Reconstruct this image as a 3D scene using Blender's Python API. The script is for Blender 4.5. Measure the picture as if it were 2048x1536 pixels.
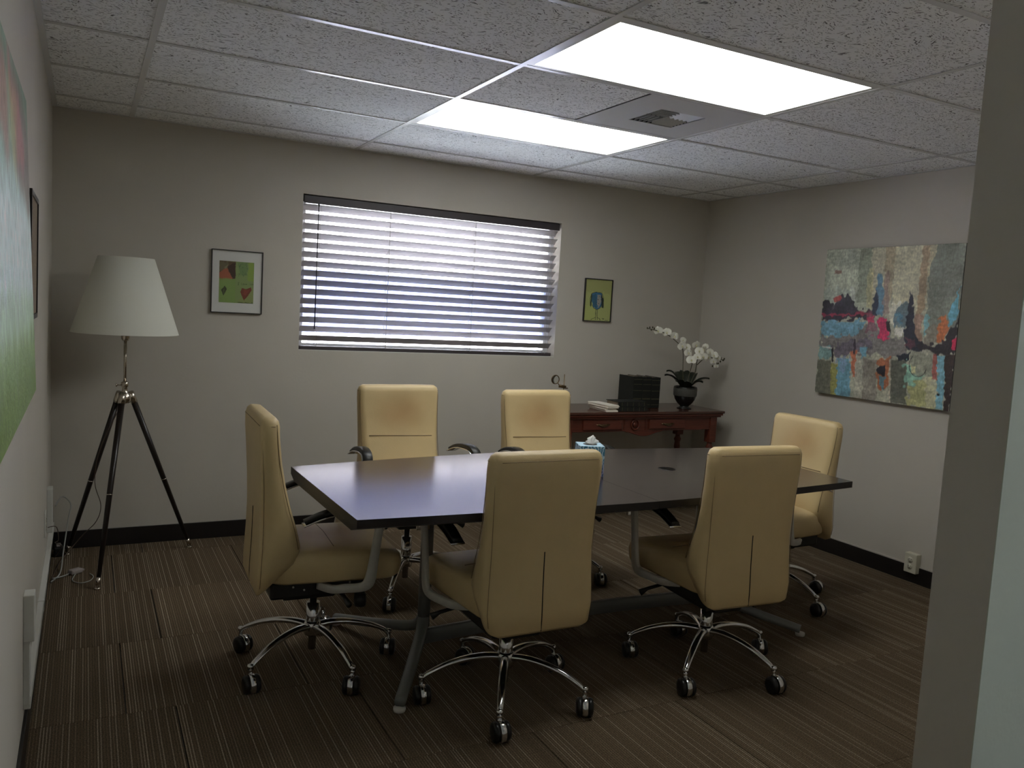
import bpy, bmesh, math, random
import numpy as np
from mathutils import Vector, Matrix
R = random.Random(7)
PI = math.pi
sc = bpy.context.scene
for o in list(bpy.data.objects): bpy.data.objects.remove(o)
COL = sc.collection

# ------------------------------------------------------------------ camera, world, light, exposure
T = 0.6096                       # ceiling module (2 ft)
H = 2.324                        # ceiling height
YW, XR, XL = 2.736, 2.765, -1.587  # back wall, right wall, left wall
YB = -4.6                        # rear wall behind the camera
cam_d = bpy.data.cameras.new('camera'); cam = bpy.data.objects.new('camera', cam_d); COL.objects.link(cam)
cam_d.sensor_width = 36; cam_d.lens = 1624.48 / 2048 * 36; cam_d.clip_start = .02; cam_d.clip_end = 200
r_, u_, f_ = Vector((.88521938, -.46175666, .05627997)), Vector((-.0079189, .10601058, .99433347)), Vector((.46510638, .88064893, -.09018601))
cam.matrix_world = Matrix(((r_.x, u_.x, -f_.x, -1.4274), (r_.y, u_.y, -f_.y, -2.1542), (r_.z, u_.z, -f_.z, 1.4165), (0, 0, 0, 1)))
sc.camera = cam

SKY = 6.0
w = bpy.data.worlds.new('world'); sc.world = w; w.use_nodes = True
nt = w.node_tree; bg = nt.nodes['Background']
tc = nt.nodes.new('ShaderNodeTexCoord'); sx = nt.nodes.new('ShaderNodeSeparateXYZ'); rp = nt.nodes.new('ShaderNodeValToRGB')
nt.links.new(tc.outputs['Generated'], sx.inputs[0]); nt.links.new(sx.outputs['Z'], rp.inputs[0]); nt.links.new(rp.outputs[0], bg.inputs[0])
rp.color_ramp.elements[0].position = 0; rp.color_ramp.elements[0].color = (.92, .95, 1, 1)
rp.color_ramp.elements[1].position = 1; rp.color_ramp.elements[1].color = (.72, .82, 1, 1)
bg.inputs[1].default_value = SKY
LAMP = 3.3                       # radiance of the ceiling panels
def portal(loc, rot, sx_, sy_):
    l = bpy.data.lights.new('daylight_portal', 'AREA'); l.shape = 'RECTANGLE'; l.size = sx_; l.size_y = sy_; l.cycles.is_portal = True
    o = bpy.data.objects.new('daylight_portal', l); COL.objects.link(o); o.location = loc; o.rotation_euler = rot
portal((.585, YW + .19, 1.57), (-PI / 2, 0, 0), 1.9, 1.05)
portal((XR + .19, -3.45, 1.475), (0, PI / 2, 0), 1.3, 1.45)
sun_d = bpy.data.lights.new('sun', 'SUN'); sun_d.energy = 72; sun_d.angle = .01; sun_d.color = (.96, .97, 1)
sun = bpy.data.objects.new('sun', sun_d); COL.objects.link(sun); sun.rotation_euler = Vector((-.50, -.60, .62)).to_track_quat('Z', 'Y').to_euler()
sc.view_settings.view_transform = 'Standard'; sc.view_settings.look = 'None'
sc.view_settings.gamma = 1; sc.view_settings.use_curve_mapping = False; sc.view_settings.exposure = 1.0
sc.cycles.use_denoising = True
sc.cycles.max_bounces = 10; sc.cycles.diffuse_bounces = 6; sc.cycles.glossy_bounces = 4; sc.cycles.transmission_bounces = 6
sc.cycles.transparent_max_bounces = 12
sc.cycles.sample_clamp_indirect = 6

# ------------------------------------------------------------------ materials
def s2l(c):
    return tuple((x / 12.92 if x <= .04045 else ((x + .055) / 1.055) ** 2.4) for x in c)
def hexc(h): return s2l(tuple(int(h[i:i + 2], 16) / 255 for i in (0, 2, 4)))
def mat(name, col, rough=.5, metal=0, noise=0, nscale=30, bump=0, bscale=200, spec=.5, coat=0):
    m = bpy.data.materials.new(name); m.use_nodes = True; n = m.node_tree.nodes; L = m.node_tree.links
    b = n['Principled BSDF']; b.inputs['Base Color'].default_value = (*col, 1)
    b.inputs['Roughness'].default_value = rough; b.inputs['Metallic'].default_value = metal
    b.inputs['Specular IOR Level'].default_value = spec
    if coat: b.inputs['Coat Weight'].default_value = coat; b.inputs['Coat Roughness'].default_value = .2
    t = n.new('ShaderNodeTexCoord')
    if noise:
        k = n.new('ShaderNodeTexNoise'); k.inputs['Scale'].default_value = nscale; k.inputs['Detail'].default_value = 4
        L.new(t.outputs['Object'], k.inputs['Vector'])
        r = n.new('ShaderNodeValToRGB'); r.color_ramp.elements[0].position = .3; r.color_ramp.elements[1].position = .7
        r.color_ramp.elements[0].color = (*[c * (1 - noise) for c in col], 1); r.color_ramp.elements[1].color = (*[min(1, c * (1 + noise)) for c in col], 1)
        L.new(k.outputs[0], r.inputs[0]); L.new(r.outputs[0], b.inputs['Base Color'])
    if bump:
        k = n.new('ShaderNodeTexNoise'); k.inputs['Scale'].default_value = bscale; k.inputs['Detail'].default_value = 3
        L.new(t.outputs['Object'], k.inputs['Vector'])
        bp = n.new('ShaderNodeBump'); bp.inputs['Strength'].default_value = bump; bp.inputs['Distance'].default_value = .002
        L.new(k.outputs[0], bp.inputs['Height']); L.new(bp.outputs[0], b.inputs['Normal'])
    return m
def emit(name, col, s):
    m = bpy.data.materials.new(name); m.use_nodes = True; b = m.node_tree.nodes['Principled BSDF']
    b.inputs['Base Color'].default_value = (.8, .8, .8, 1); b.inputs['Emission Color'].default_value = (*col, 1); b.inputs['Emission Strength'].default_value = s
    return m
def math_(n, L, op, a, b=None):
    k = n.new('ShaderNodeMath'); k.operation = op
    for i, v in enumerate((a, b)):
        if v is None: continue
        if isinstance(v, (int, float)): k.inputs[i].default_value = v
        else: L.new(v, k.inputs[i])
    return k.outputs[0]
M = {}
M['wall'] = mat('wall paint', (.53, .497, .44), .75, noise=.03, nscale=2, bump=.25, bscale=90, spec=.3)
M['base'] = mat('black vinyl base', (.012, .010, .010), .35)
M['white_paint'] = mat('white enamel', (.62, .62, .58), .4)
M['ivory'] = mat('ivory plastic', (.60, .58, .47), .4)
M['tee'] = mat('tee bar enamel', (.78, .78, .78), .26, spec=.7)
M['vent'] = mat('vent enamel', (.62, .62, .62), .45)
M['black'] = mat('black plastic', (.010, .010, .010), .4)
M['rubber'] = mat('caster rubber', (.008, .008, .008), .3)
M['chrome'] = mat('polished aluminium', (.72, .72, .72), .14, 1)
M['alu'] = mat('satin aluminium', (.50, .485, .45), .38, .0, noise=.06, nscale=40)
M['grey_metal'] = mat('grey table leg', (.20, .205, .20), .38, .2)
M['nickel'] = mat('nickel', (.66, .60, .52), .2, 1)
M['leather'] = mat('tan leather', (.64, .49, .26), .40, noise=.05, nscale=6, bump=.25, bscale=220)
M['seamline'] = mat('leather seam', (.22, .15, .075), .6)
M['slit'] = mat('seam gap', (.02, .013, .008), .8)
M['ebony'] = mat('ebony wood', (.014, .009, .008), .3, noise=.2, nscale=12)
M['shade'] = mat('lamp shade cotton', (.74, .74, .66), .9, bump=.2, bscale=400, spec=.1)
M['slat'] = mat('white blind slat', (.58, .56, .58), .45)
M['rail'] = mat('blind rail', (.045, .036, .040), .5)  # white rails; their backlit silhouette is put into this dark colour
M['cord'] = mat('blind cord', (.5, .48, .48), .8)
M['wand'] = mat('dark wand', (.04, .04, .04), .4)
M['vinyl'] = mat('white window vinyl', (.75, .75, .77), .4)
M['blackframe'] = mat('black picture frame', (.012, .011, .012), .35)
M['matboard'] = mat('mat board', (.64, .64, .61), .8)
M['paper'] = mat('paper', (.80, .74, .66), .8)
M['pagebrown'] = mat('page block', (.22, .17, .12), .9, noise=.3, nscale=200)
M['pot_black'] = mat('black glazed pot', (.010, .010, .010), .25)
M['pot_grey'] = mat('grey pot band', (.075, .072, .064), .6, noise=.1, nscale=60)
M['leaf'] = mat('orchid leaf', (.010, .015, .008), .4)
M['stem'] = mat('orchid stem', (.06, .055, .025), .6)
M['petal'] = mat('white petal', (.86, .85, .76), .6)
M['lip'] = mat('orchid lip', (.75, .72, .45), .6)
M['soil'] = mat('moss', (.03, .03, .018), 1)
M['book'] = mat('black leather book', (.0045, .006, .0045), .6, noise=.3, nscale=60)
M['gilt'] = mat('gilt line', (.12, .11, .07), .4, .6)
M['brass'] = mat('aged brass', (.20, .14, .08), .35, 1)
M['tissue'] = mat('tissue', (.85, .84, .82), .9)
M['cable_grey'] = mat('cable', (.35, .35, .33), .5)
M['cable_brown'] = mat('brown cord', (.10, .07, .05), .5)
M['clearplastic'] = mat('clear plastic', (.35, .31, .30), .2)
M['ground'] = mat('outside paving', (.62, .63, .64), .9, noise=.1, nscale=1)
M['stucco'] = mat('outside stucco', (.56, .50, .52), .9, noise=.05, nscale=2)
M['slot'] = mat('socket slot', (.05, .045, .04), .6)
M['lamp'] = emit('ceiling light lens', (.98, 1, .95), LAMP)
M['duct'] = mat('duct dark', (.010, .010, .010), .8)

def wood(name, dark, light, rough, scale=(1, 14, 14), spec=.5, coat=0):
    m = bpy.data.materials.new(name); m.use_nodes = True; n = m.node_tree.nodes; L = m.node_tree.links; b = n['Principled BSDF']
    t = n.new('ShaderNodeTexCoord'); mp = n.new('ShaderNodeMapping'); mp.inputs['Scale'].default_value = scale
    k = n.new('ShaderNodeTexNoise'); k.inputs['Scale'].default_value = 6; k.inputs['Detail'].default_value = 6; k.inputs['Distortion'].default_value = .6
    r = n.new('ShaderNodeValToRGB'); r.color_ramp.elements[0].position = .3; r.color_ramp.elements[1].position = .7
    r.color_ramp.elements[0].color = (*dark, 1); r.color_ramp.elements[1].color = (*light, 1)
    L.new(t.outputs['Object'], mp.inputs[0]); L.new(mp.outputs[0], k.inputs['Vector']); L.new(k.outputs[0], r.inputs[0]); L.new(r.outputs[0], b.inputs['Base Color'])
    b.inputs['Roughness'].default_value = rough; b.inputs['Specular IOR Level'].default_value = spec
    if coat: b.inputs['Coat Weight'].default_value = coat; b.inputs['Coat Roughness'].default_value = .15
    return m
M['espresso'] = wood('espresso laminate', (.030, .020, .020), (.042, .029, .028), .20, (.6, 9, 9), spec=1.0, coat=.35)
M['espresso_edge'] = mat('espresso edge band', (.012, .008, .008), .4)
M['cherry'] = wood('cherry wood', (.085, .018, .010), (.15, .036, .020), .3, (1, 10, 10))
M['cherry_top'] = wood('cherry top', (.060, .018, .011), (.085, .027, .017), .16, (1, 10, 10), spec=.8)

def glass_mat():
    m = bpy.data.materials.new('window glass'); m.use_nodes = True; n = m.node_tree.nodes; L = m.node_tree.links
    n.remove(n['Principled BSDF']); tr = n.new('ShaderNodeBsdfTransparent'); tr.inputs[0].default_value = (.96, .98, .97, 1)
    g = n.new('ShaderNodeBsdfGlossy'); g.inputs['Roughness'].default_value = .02
    f = n.new('ShaderNodeFresnel'); f.inputs[0].default_value = 1.3; mx = n.new('ShaderNodeMixShader')
    L.new(f.outputs[0], mx.inputs[0]); L.new(tr.outputs[0], mx.inputs[1]); L.new(g.outputs[0], mx.inputs[2]); L.new(mx.outputs[0], n['Material Output'].inputs[0])
    return m
M['glass'] = glass_mat()

def soil_leather(m):   # body-worn brown patches on the front of the back cushion and on the seat
    n = m.node_tree.nodes; L = m.node_tree.links; b = n['Principled BSDF']; src = b.inputs['Base Color'].links[0].from_socket
    t = n.new('ShaderNodeTexCoord'); nz = n.new('ShaderNodeTexNoise'); nz.inputs['Scale'].default_value = 7; L.new(t.outputs['Object'], nz.inputs['Vector'])
    fac = None
    for c_, sc_ in (((0, -.10, .83), (5.2, 7.5, 7.0)), ((0, .06, .53), (4.6, 4.4, 12))):
        s1 = n.new('ShaderNodeVectorMath'); s1.operation = 'SUBTRACT'; L.new(t.outputs['Object'], s1.inputs[0]); s1.inputs[1].default_value = c_
        s2 = n.new('ShaderNodeVectorMath'); s2.operation = 'MULTIPLY'; L.new(s1.outputs[0], s2.inputs[0]); s2.inputs[1].default_value = sc_
        s3 = n.new('ShaderNodeVectorMath'); s3.operation = 'LENGTH'; L.new(s2.outputs[0], s3.inputs[0])
        mr = n.new('ShaderNodeMapRange'); mr.interpolation_type = 'SMOOTHSTEP'; L.new(s3.outputs['Value'], mr.inputs[0]); mr.inputs[1].default_value = .25; mr.inputs[2].default_value = 1.1; mr.inputs[3].default_value = 1; mr.inputs[4].default_value = 0
        fac = mr.outputs[0] if fac is None else math_(n, L, 'MAXIMUM', fac, mr.outputs[0])
    f2 = math_(n, L, 'MULTIPLY', fac, math_(n, L, 'ADD', nz.outputs[0], .25))
    mx = n.new('ShaderNodeMixRGB'); mx.blend_type = 'MULTIPLY'; L.new(f2, mx.inputs[0]); L.new(src, mx.inputs[1]); mx.inputs[2].default_value = (.66, .48, .36, 1); L.new(mx.outputs[0], b.inputs['Base Color'])
soil_leather(M['leather'])
def tile_mat():   # mineral fibre ceiling tile: pale with short dark fissures
    m = bpy.data.materials.new('fissured ceiling tile'); m.use_nodes = True; n = m.node_tree.nodes; L = m.node_tree.links; b = n['Principled BSDF']
    t = n.new('ShaderNodeTexCoord'); g = n.new('ShaderNodeNewGeometry')
    k0 = n.new('ShaderNodeTexNoise'); k0.inputs['Scale'].default_value = 9; L.new(g.outputs['Position'], k0.inputs['Vector'])
    mx = n.new('ShaderNodeMixRGB'); mx.blend_type = 'ADD'; mx.inputs[0].default_value = .12; L.new(g.outputs['Position'], mx.inputs[1]); L.new(k0.outputs['Color'], mx.inputs[2])
    mp = n.new('ShaderNodeMapping'); mp.inputs['Scale'].default_value = (95, 215, 1); mp.inputs['Rotation'].default_value = (0, 0, .25); L.new(mx.outputs[0], mp.inputs[0])
    k = n.new('ShaderNodeTexNoise'); k.inputs['Scale'].default_value = 1; k.inputs['Detail'].default_value = 1.5; L.new(mp.outputs[0], k.inputs['Vector'])
    r = n.new('ShaderNodeValToRGB'); r.color_ramp.elements[0].position = .35; r.color_ramp.elements[1].position = .405
    r.color_ramp.elements[0].color = (.20, .20, .20, 1); r.color_ramp.elements[1].color = (.95, .96, .965, 1)
    L.new(k.outputs[0], r.inputs[0])
    k2 = n.new('ShaderNodeTexNoise'); k2.inputs['Scale'].default_value = 420; k2.inputs['Detail'].default_value = 2; L.new(g.outputs['Position'], k2.inputs['Vector'])
    m2 = n.new('ShaderNodeMixRGB'); m2.blend_type = 'OVERLAY'; m2.inputs[0].default_value = .2; L.new(r.outputs[0], m2.inputs[1]); L.new(k2.outputs[0], m2.inputs[2])
    L.new(m2.outputs[0], b.inputs['Base Color']); b.inputs['Roughness'].default_value = .9; b.inputs['Specular IOR Level'].default_value = .2
    bp = n.new('ShaderNodeBump'); bp.inputs['Strength'].default_value = .6; bp.inputs['Distance'].default_value = .002; L.new(r.outputs[0], bp.inputs['Height']); L.new(bp.outputs[0], b.inputs['Normal'])
    return m
M['tile'] = tile_mat()

def carpet_mat():
    m = bpy.data.materials.new('striped carpet'); m.use_nodes = True; n = m.node_tree.nodes; L = m.node_tree.links; b = n['Principled BSDF']
    g = n.new('ShaderNodeNewGeometry'); oi = n.new('ShaderNodeObjectInfo'); s = n.new('ShaderNodeSeparateXYZ'); L.new(g.outputs['Position'], s.inputs[0])
    off = math_(n, L, 'MULTIPLY', oi.outputs['Random'], 37.0)
    xx = math_(n, L, 'ADD', math_(n, L, 'MULTIPLY', s.outputs['X'], 112.0), off)
    ws = n.new('ShaderNodeTexWhiteNoise'); ws.noise_dimensions = '1D'; L.new(math_(n, L, 'FLOOR', xx), ws.inputs['W'])
    r = n.new('ShaderNodeValToRGB'); e = r.color_ramp.elements
    e[0].position = 0; e[0].color = (.135, .095, .058, 1); e[1].position = .70; e[1].color = (.20, .145, .093, 1)
    x = e.new(.76); x.color = (.25, .195, .137, 1); x = e.new(1); x.color = (.34, .275, .20, 1)
    L.new(ws.outputs['Value'], r.inputs[0])
    fr = math_(n, L, 'FRACT', xx); thr = math_(n, L, 'GREATER_THAN', fr, .62)   # one pale thread per rib
    mg = n.new('ShaderNodeMixRGB'); L.new(thr, mg.inputs[0]); mg.inputs[1].default_value = (.108, .080, .052, 1); L.new(r.outputs[0], mg.inputs[2])
    k = n.new('ShaderNodeTexNoise'); k.inputs['Scale'].default_value = 230; k.inputs['Detail'].default_value = 3; L.new(g.outputs['Position'], k.inputs['Vector'])
    rk = n.new('ShaderNodeValToRGB'); rk.color_ramp.elements[0].position = .3; rk.color_ramp.elements[0].color = (.25, .25, .25, 1); rk.color_ramp.elements[1].position = .7; rk.color_ramp.elements[1].color = (1.0, 1.0, 1.0, 1); L.new(k.outputs[0], rk.inputs[0])
    m3 = n.new('ShaderNodeMixRGB'); m3.blend_type = 'MULTIPLY'; m3.inputs[0].default_value = .9; L.new(mg.outputs[0], m3.inputs[1]); L.new(rk.outputs[0], m3.inputs[2])
    hsv = n.new('ShaderNodeHueSaturation'); L.new(m3.outputs[0], hsv.inputs['Color'])
    L.new(math_(n, L, 'ADD', math_(n, L, 'MULTIPLY', oi.outputs['Random'], .35), 1.15), hsv.inputs['Value'])
    L.new(hsv.outputs[0], b.inputs['Base Color']); b.inputs['Roughness'].default_value = .95; b.inputs['Specular IOR Level'].default_value = .1
    bp = n.new('ShaderNodeBump'); bp.inputs['Strength'].default_value = .5; bp.inputs['Distance'].default_value = .003; L.new(k.outputs[0], bp.inputs['Height']); L.new(bp.outputs[0], b.inputs['Normal'])
    return m
M['carpet'] = carpet_mat()

def attr_mat(name, rough=.6, bump=.0):
    m = bpy.data.materials.new(name); m.use_nodes = True; n = m.node_tree.nodes; L = m.node_tree.links; b = n['Principled BSDF']
    a = n.new('ShaderNodeVertexColor'); a.layer_name = 'paint'; L.new(a.outputs[0], b.inputs['Base Color']); b.inputs['Roughness'].default_value = rough
    if bump:
        t = n.new('ShaderNodeTexCoord'); k = n.new('ShaderNodeTexNoise'); k.inputs['Scale'].default_value = 70; L.new(t.outputs['Object'], k.inputs['Vector'])
        bp = n.new('ShaderNodeBump'); bp.inputs['Strength'].default_value = bump; bp.inputs['Distance'].default_value = .004; L.new(k.outputs[0], bp.inputs['Height']); L.new(bp.outputs[0], b.inputs['Normal'])
    return m
M['paint'] = attr_mat('painted canvas', .5, .5); M['print'] = attr_mat('printed paper', .55)

# ------------------------------------------------------------------ mesh builder
class MB:
    def __init__(s): s.v = []; s.f = []; s.m = []; s.sm = []
    def add(s, vs, fs, mi=0, sm=False):
        b = len(s.v); s.v += [tuple(v) for v in vs]
        for f in fs: s.f.append([b + i for i in f]); s.m.append(mi); s.sm.append(sm)
        return s
    def box(s, x0, x1, y0, y1, z0, z1, mi=0, bev=0, mtx=None):
        bm = bmesh.new(); bmesh.ops.create_cube(bm, size=1)
        for v in bm.verts: v.co = Vector(((x0 + x1) / 2 + v.co.x * (x1 - x0), (y0 + y1) / 2 + v.co.y * (y1 - y0), (z0 + z1) / 2 + v.co.z * (z1 - z0)))
        if bev: bmesh.ops.bevel(bm, geom=list(bm.edges), offset=bev, segments=2, affect='EDGES', profile=.5)
        if mtx: bm.transform(mtx)
        bm.verts.index_update(); s.add([v.co[:] for v in bm.verts], [[v.index for v in f.verts] for f in bm.faces], mi, False); bm.free(); return s
    def loft(s, rings, mi=0, closed=True, caps=(True, True), sm=True):
        n = len(rings[0]); vs = [p for r in rings for p in r]; fs = []
        for i in range(len(rings) - 1):
            for j in range(n if closed else n - 1):
                k = (j + 1) % n; fs.append([i * n + j, i * n + k, (i + 1) * n + k, (i + 1) * n + j])
        if caps[0]: fs.append(list(range(n))[::-1])
        if caps[1]: fs.append([(len(rings) - 1) * n + j for j in range(n)])
        return s.add(vs, fs, mi, sm)
    def tube(s, path, r, n=8, mi=0, closed=False, flat=None, up=None):
        P = [Vector(p) for p in path]; N = len(P); rr = r if isinstance(r, (list, tuple)) else [r] * N
        rings = []; ref = Vector(up) if up else None
        for i in range(N):
            if closed: t = (P[(i + 1) % N] - P[i - 1])
            else: t = P[min(i + 1, N - 1)] - P[max(i - 1, 0)]
            t.normalize()
            if ref is None: ref = Vector((0, 0, 1)) if abs(t.z) < .9 else Vector((1, 0, 0))
            a = ref - t * ref.dot(t)
            if a.length < 1e-4: a = t.orthogonal()
            a.normalize(); b = t.cross(a)
            if not up: ref = a
            ra, rb = (rr[i], rr[i]) if flat is None else (rr[i] * flat[0], rr[i] * flat[1])
            rings.append([P[i] + a * math.cos(2 * PI * j / n) * ra + b * math.sin(2 * PI * j / n) * rb for j in range(n)])
        if closed: rings.append(rings[0])
        return s.loft(rings, mi, caps=(not closed, not closed))
    def ribbon(s, path, wa, th, up=(1, 0, 0), mi=0):   # rectangular bar along a path; up = direction of the width
        P = [Vector(p) for p in path]; N = len(P); U = Vector(up).normalized(); rings = []
        W = wa if isinstance(wa, (list, tuple)) else [wa] * N; TH = th if isinstance(th, (list, tuple)) else [th] * N
        for i in range(N):
            t = (P[min(i + 1, N - 1)] - P[max(i - 1, 0)]).normalized(); a = (U - t * U.dot(t)).normalized(); b = t.cross(a)
            h, k = W[i] / 2, TH[i] / 2; c = min(h, k) * .35
            rings.append([P[i] + a * x + b * y for x, y in ((h - c, k), (-h + c, k), (-h, k - c), (-h, -k + c), (-h + c, -k), (h - c, -k), (h, -k + c), (h, k - c))])
        return s.loft(rings, mi)
    def lathe(s, prof, n=32, c=(0, 0, 0), mi=0, axis=None, caps=(True, True)):
        rings = [[(c[0] + r * math.cos(2 * PI * j / n), c[1] + r * math.sin(2 * PI * j / n), c[2] + z) for j in range(n)] for r, z in prof]
        if axis is not None:
            q = Vector((0, 0, 1)).rotation_difference(Vector(axis)).to_matrix(); C = Vector(c)
            rings = [[q @ (Vector(p) - C) + C for p in r] for r in rings]
        return s.loft(rings, mi, caps=caps)
    def prism(s, poly, z0, z1, mi=0):
        n = len(poly); s.add([(x, y, z0) for x, y in poly] + [(x, y, z1) for x, y in poly], [list(range(n))[::-1], [n + i for i in range(n)]] + [[i, (i + 1) % n, n + (i + 1) % n, n + i] for i in range(n)], mi); return s
    def mesh(s, name, mats):
        me = bpy.data.meshes.new(name); me.from_pydata(s.v, [], s.f)
        for m in (mats if isinstance(mats, (list, tuple)) else [mats]): me.materials.append(m)
        me.polygons.foreach_set('material_index', s.m); me.polygons.foreach_set('use_smooth', s.sm)
        bm = bmesh.new(); bm.from_mesh(me); bmesh.ops.recalc_face_normals(bm, faces=bm.faces); bm.to_mesh(me); bm.free()
        return me
    def build(s, name, mats, parent=None, loc=(0, 0, 0), rot=(0, 0, 0), sub=0, label=None):
        return link(name, s.mesh(name, mats), parent, loc, rot, sub, label)
def link(name, me, parent=None, loc=(0, 0, 0), rot=(0, 0, 0), sub=0, label=None):
    o = bpy.data.objects.new(name, me); COL.objects.link(o); o.parent = parent; o.location = loc; o.rotation_euler = rot
    if sub: mo = o.modifiers.new('smooth', 'SUBSURF'); mo.levels = sub; mo.render_levels = sub
    if label: o['label'] = label
    return o
def thing(name, label, cat, loc=(0, 0, 0), rz=0, group=None):
    o = bpy.data.objects.new(name, None); COL.objects.link(o); o.empty_display_size = .05
    o.location = loc; o.rotation_euler = (0, 0, rz); o['label'] = label; o['category'] = cat; o['kind'] = 'thing'
    if group: o['group'] = group
    return o
def tag(o, label, cat, group=None):
    o['label'] = label; o['category'] = cat; o['kind'] = 'thing'
    if group: o['group'] = group
    return o
def struct(o, label): o['kind'] = 'structure'; o['label'] = label; return o
def smooth_path(pts, k=6):
    P = [Vector(p) for p in pts]; out = []
    for i in range(len(P) - 1):
        a, b, c, d = P[max(i - 1, 0)], P[i], P[i + 1], P[min(i + 2, len(P) - 1)]
        for j in range(k):
            t = j / k; out.append(.5 * ((2 * b) + (c - a) * t + (2 * a - 5 * b + 4 * c - d) * t * t + (-a + 3 * b - 3 * c + d) * t ** 3))
    out.append(P[-1]); return out

# ------------------------------------------------------------------ room shell
WT = .16
WX0, WX1, WZ0, WZ1 = -.300, 1.473, 1.108, 2.031
HT = 2.62
m = MB()
m.box(XL - WT, WX0, YW, YW + WT, 0, HT).box(WX1, XR + WT, YW, YW + WT, 0, HT).box(WX0, WX1, YW, YW + WT, 0, WZ0).box(WX0, WX1, YW, YW + WT, WZ1, HT)
struct(m.build('wall_back', M['wall']), 'warm grey back wall with the blind-covered window')
struct(MB().box(XL - WT, XL, YB - WT, YW, 0, HT).build('wall_left', M['wall']), 'grey wall at the left edge with the long green painting')
RY0, RY1, RZ0, RZ1 = -4.0, -2.8, .9, 2.0
struct(MB().box(XR, XR + WT, RY1, YW, 0, HT).box(XR, XR + WT, YB - WT, RY0, 0, HT).box(XR, XR + WT, RY0, RY1, 0, RZ0).box(XR, XR + WT, RY0, RY1, RZ1, HT).build('wall_right', M['wall']), 'grey wall on the right with the square abstract painting')
XJ = .2
M['hall'] = mat('daylight tinted wall paint', (.50, .54, .46), .75, noise=.03, nscale=2, bump=.25, bscale=90, spec=.3)  # wall paint with the hall's bluish daylight put into its colour
struct(MB().box(XJ, XR, -1.195, -1.069, 0, H + .02).box(XJ, XR, -1.197, -1.195, 0, H + .02, mi=1).build('wall_front', [M['wall'], M['hall']]), 'end of the partition wall at the right edge of the photo')
struct(MB().box(XL, XR, YB - WT, YB, 0, HT).build('wall_rear', M['wall']), 'wall behind the camera')
floor = struct(MB().box(XL - WT, XR + WT, YB - WT, YW + WT, -.15, -.006).build('floor', M['base']), 'brown ribbed carpet floor')
ceil = struct(MB().box(XL - WT, XR + WT, YB - WT, YW + WT, HT, HT + .08).build('ceiling', M['duct']), 'suspended ceiling of fissured tiles in a metal grid')

# carpet tiles (children of the floor)
tile_cache = {}
def carpet_tile(x0, x1, y0, y1):
    x0, x1, y0, y1 = max(x0, XL), min(x1, XR), max(y0, YB), min(y1, YW)
    if x1 - x0 < .01 or y1 - y0 < .01: return
    k = (round(x1 - x0, 3), round(y1 - y0, 3))
    if k not in tile_cache:
        g = .0012; tile_cache[k] = MB().box(g * 1.5, k[0] - g * 1.5, g * .6, k[1] - g * .6, -.006, 0, bev=.0012).mesh('carpet_tile', M['carpet'])
    link('carpet_tile', tile_cache[k], floor, (x0, y0, R.uniform(-.0004, .0004)))
for j in range(-8, 4):
    y0 = .722 + j * T; xo = -1.297 if j % 2 == 0 else -1.143
    for i in range(-2, 8): carpet_tile(xo + i * T, xo + (i + 1) * T, y0, y0 + T)

# ceiling grid
TB = .012
tees = {}
def tee(x0, x1, y0, y1, along):
    k = (round(x1 - x0, 3), round(y1 - y0, 3))
    if k not in tees:
        mm = MB(); mm.box(0, k[0], 0, k[1], 0, .0025, bev=.0006)
        if along == 'y': mm.box(k[0] / 2 - .002, k[0] / 2 + .002, 0, k[1], .0025, .035)
        else: mm.box(0, k[0], k[1] / 2 - .002, k[1] / 2 + .002, .0025, .035)
        tees[k] = mm.mesh('tee_bar', M['tee'])
    link('tee_bar', tees[k], ceil, (x0, y0, H - (.0006 if along == 'y' else 0)))
xs = [XL, -2 * T, 0, 2 * T, 4 * T, XR]
rows = list(range(-8, 5))
for x in xs[1:-1]: tee(x - TB, x + TB, YB, YW, 'y')
for r in rows:
    y = r * T
    if y < YB + .05: continue
    for a, b in zip(xs[:-1], xs[1:]): tee(a + (TB if a != XL else 0), b - (TB if b != XR else 0), y - TB, y + TB, 'x')
# wall angle round the edge
for nm, bx in (('left', (XL, XL + .022, YB, YW)), ('right', (XR - .022, XR, YB, YW)), ('back', (XL + .022, XR - .022, YW - .022, YW))):
    link('wall_angle', MB().box(bx[0], bx[1], bx[2], bx[3], H - .001, H + .002).mesh('wall_angle', M['tee']), ceil)
LIGHTS = [(0, 0), (0, 2)]
tl = {}
ys = [YB] + [r * T for r in rows if r * T > YB + .05] + [YW]
for a, b in zip(xs[:-1], xs[1:]):
    for c, d in zip(ys[:-1], ys[1:]):
        if a == 0 and abs(c) < .01: continue
        if a == 0 and abs(c - 2 * T) < .01: continue
        cells = [(a, b)]
        if a == 0 and abs(c - T) < .01: cells = [(0, T)]
        if a == 0 and abs(c + 5 * T) < .01: continue
        for (p, q) in cells:
            g = .006; k = (round(q - p, 3), round(d - c, 3))
            if k not in tl: tl[k] = MB().box(g, k[0] - g, g, k[1] - g, 0, .016, bev=.0015).mesh('ceiling_tile', M['tile'])
            link('ceiling_tile', tl[k], ceil, (p, c, H + .0035))
# baseboards
BH = .096
struct(MB().box(XL + .012, XR - .012, YW - .010, YW, 0, BH, bev=.002).build('baseboard_back', M['base']), 'black vinyl baseboard along the back wall')
struct(MB().box(XR - .010, XR, -1.07, YW, 0, BH, bev=.002).box(XR - .006, XR, -1.07, YW, BH, BH + .008, mi=1).build('baseboard_right', [M['base'], M['wall']]), 'black vinyl baseboard along the right wall')
struct(MB().box(XL, XL + .010, YB, YW, 0, BH, bev=.002).build('baseboard_left', M['base']), 'black vinyl baseboard along the left wall')

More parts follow.
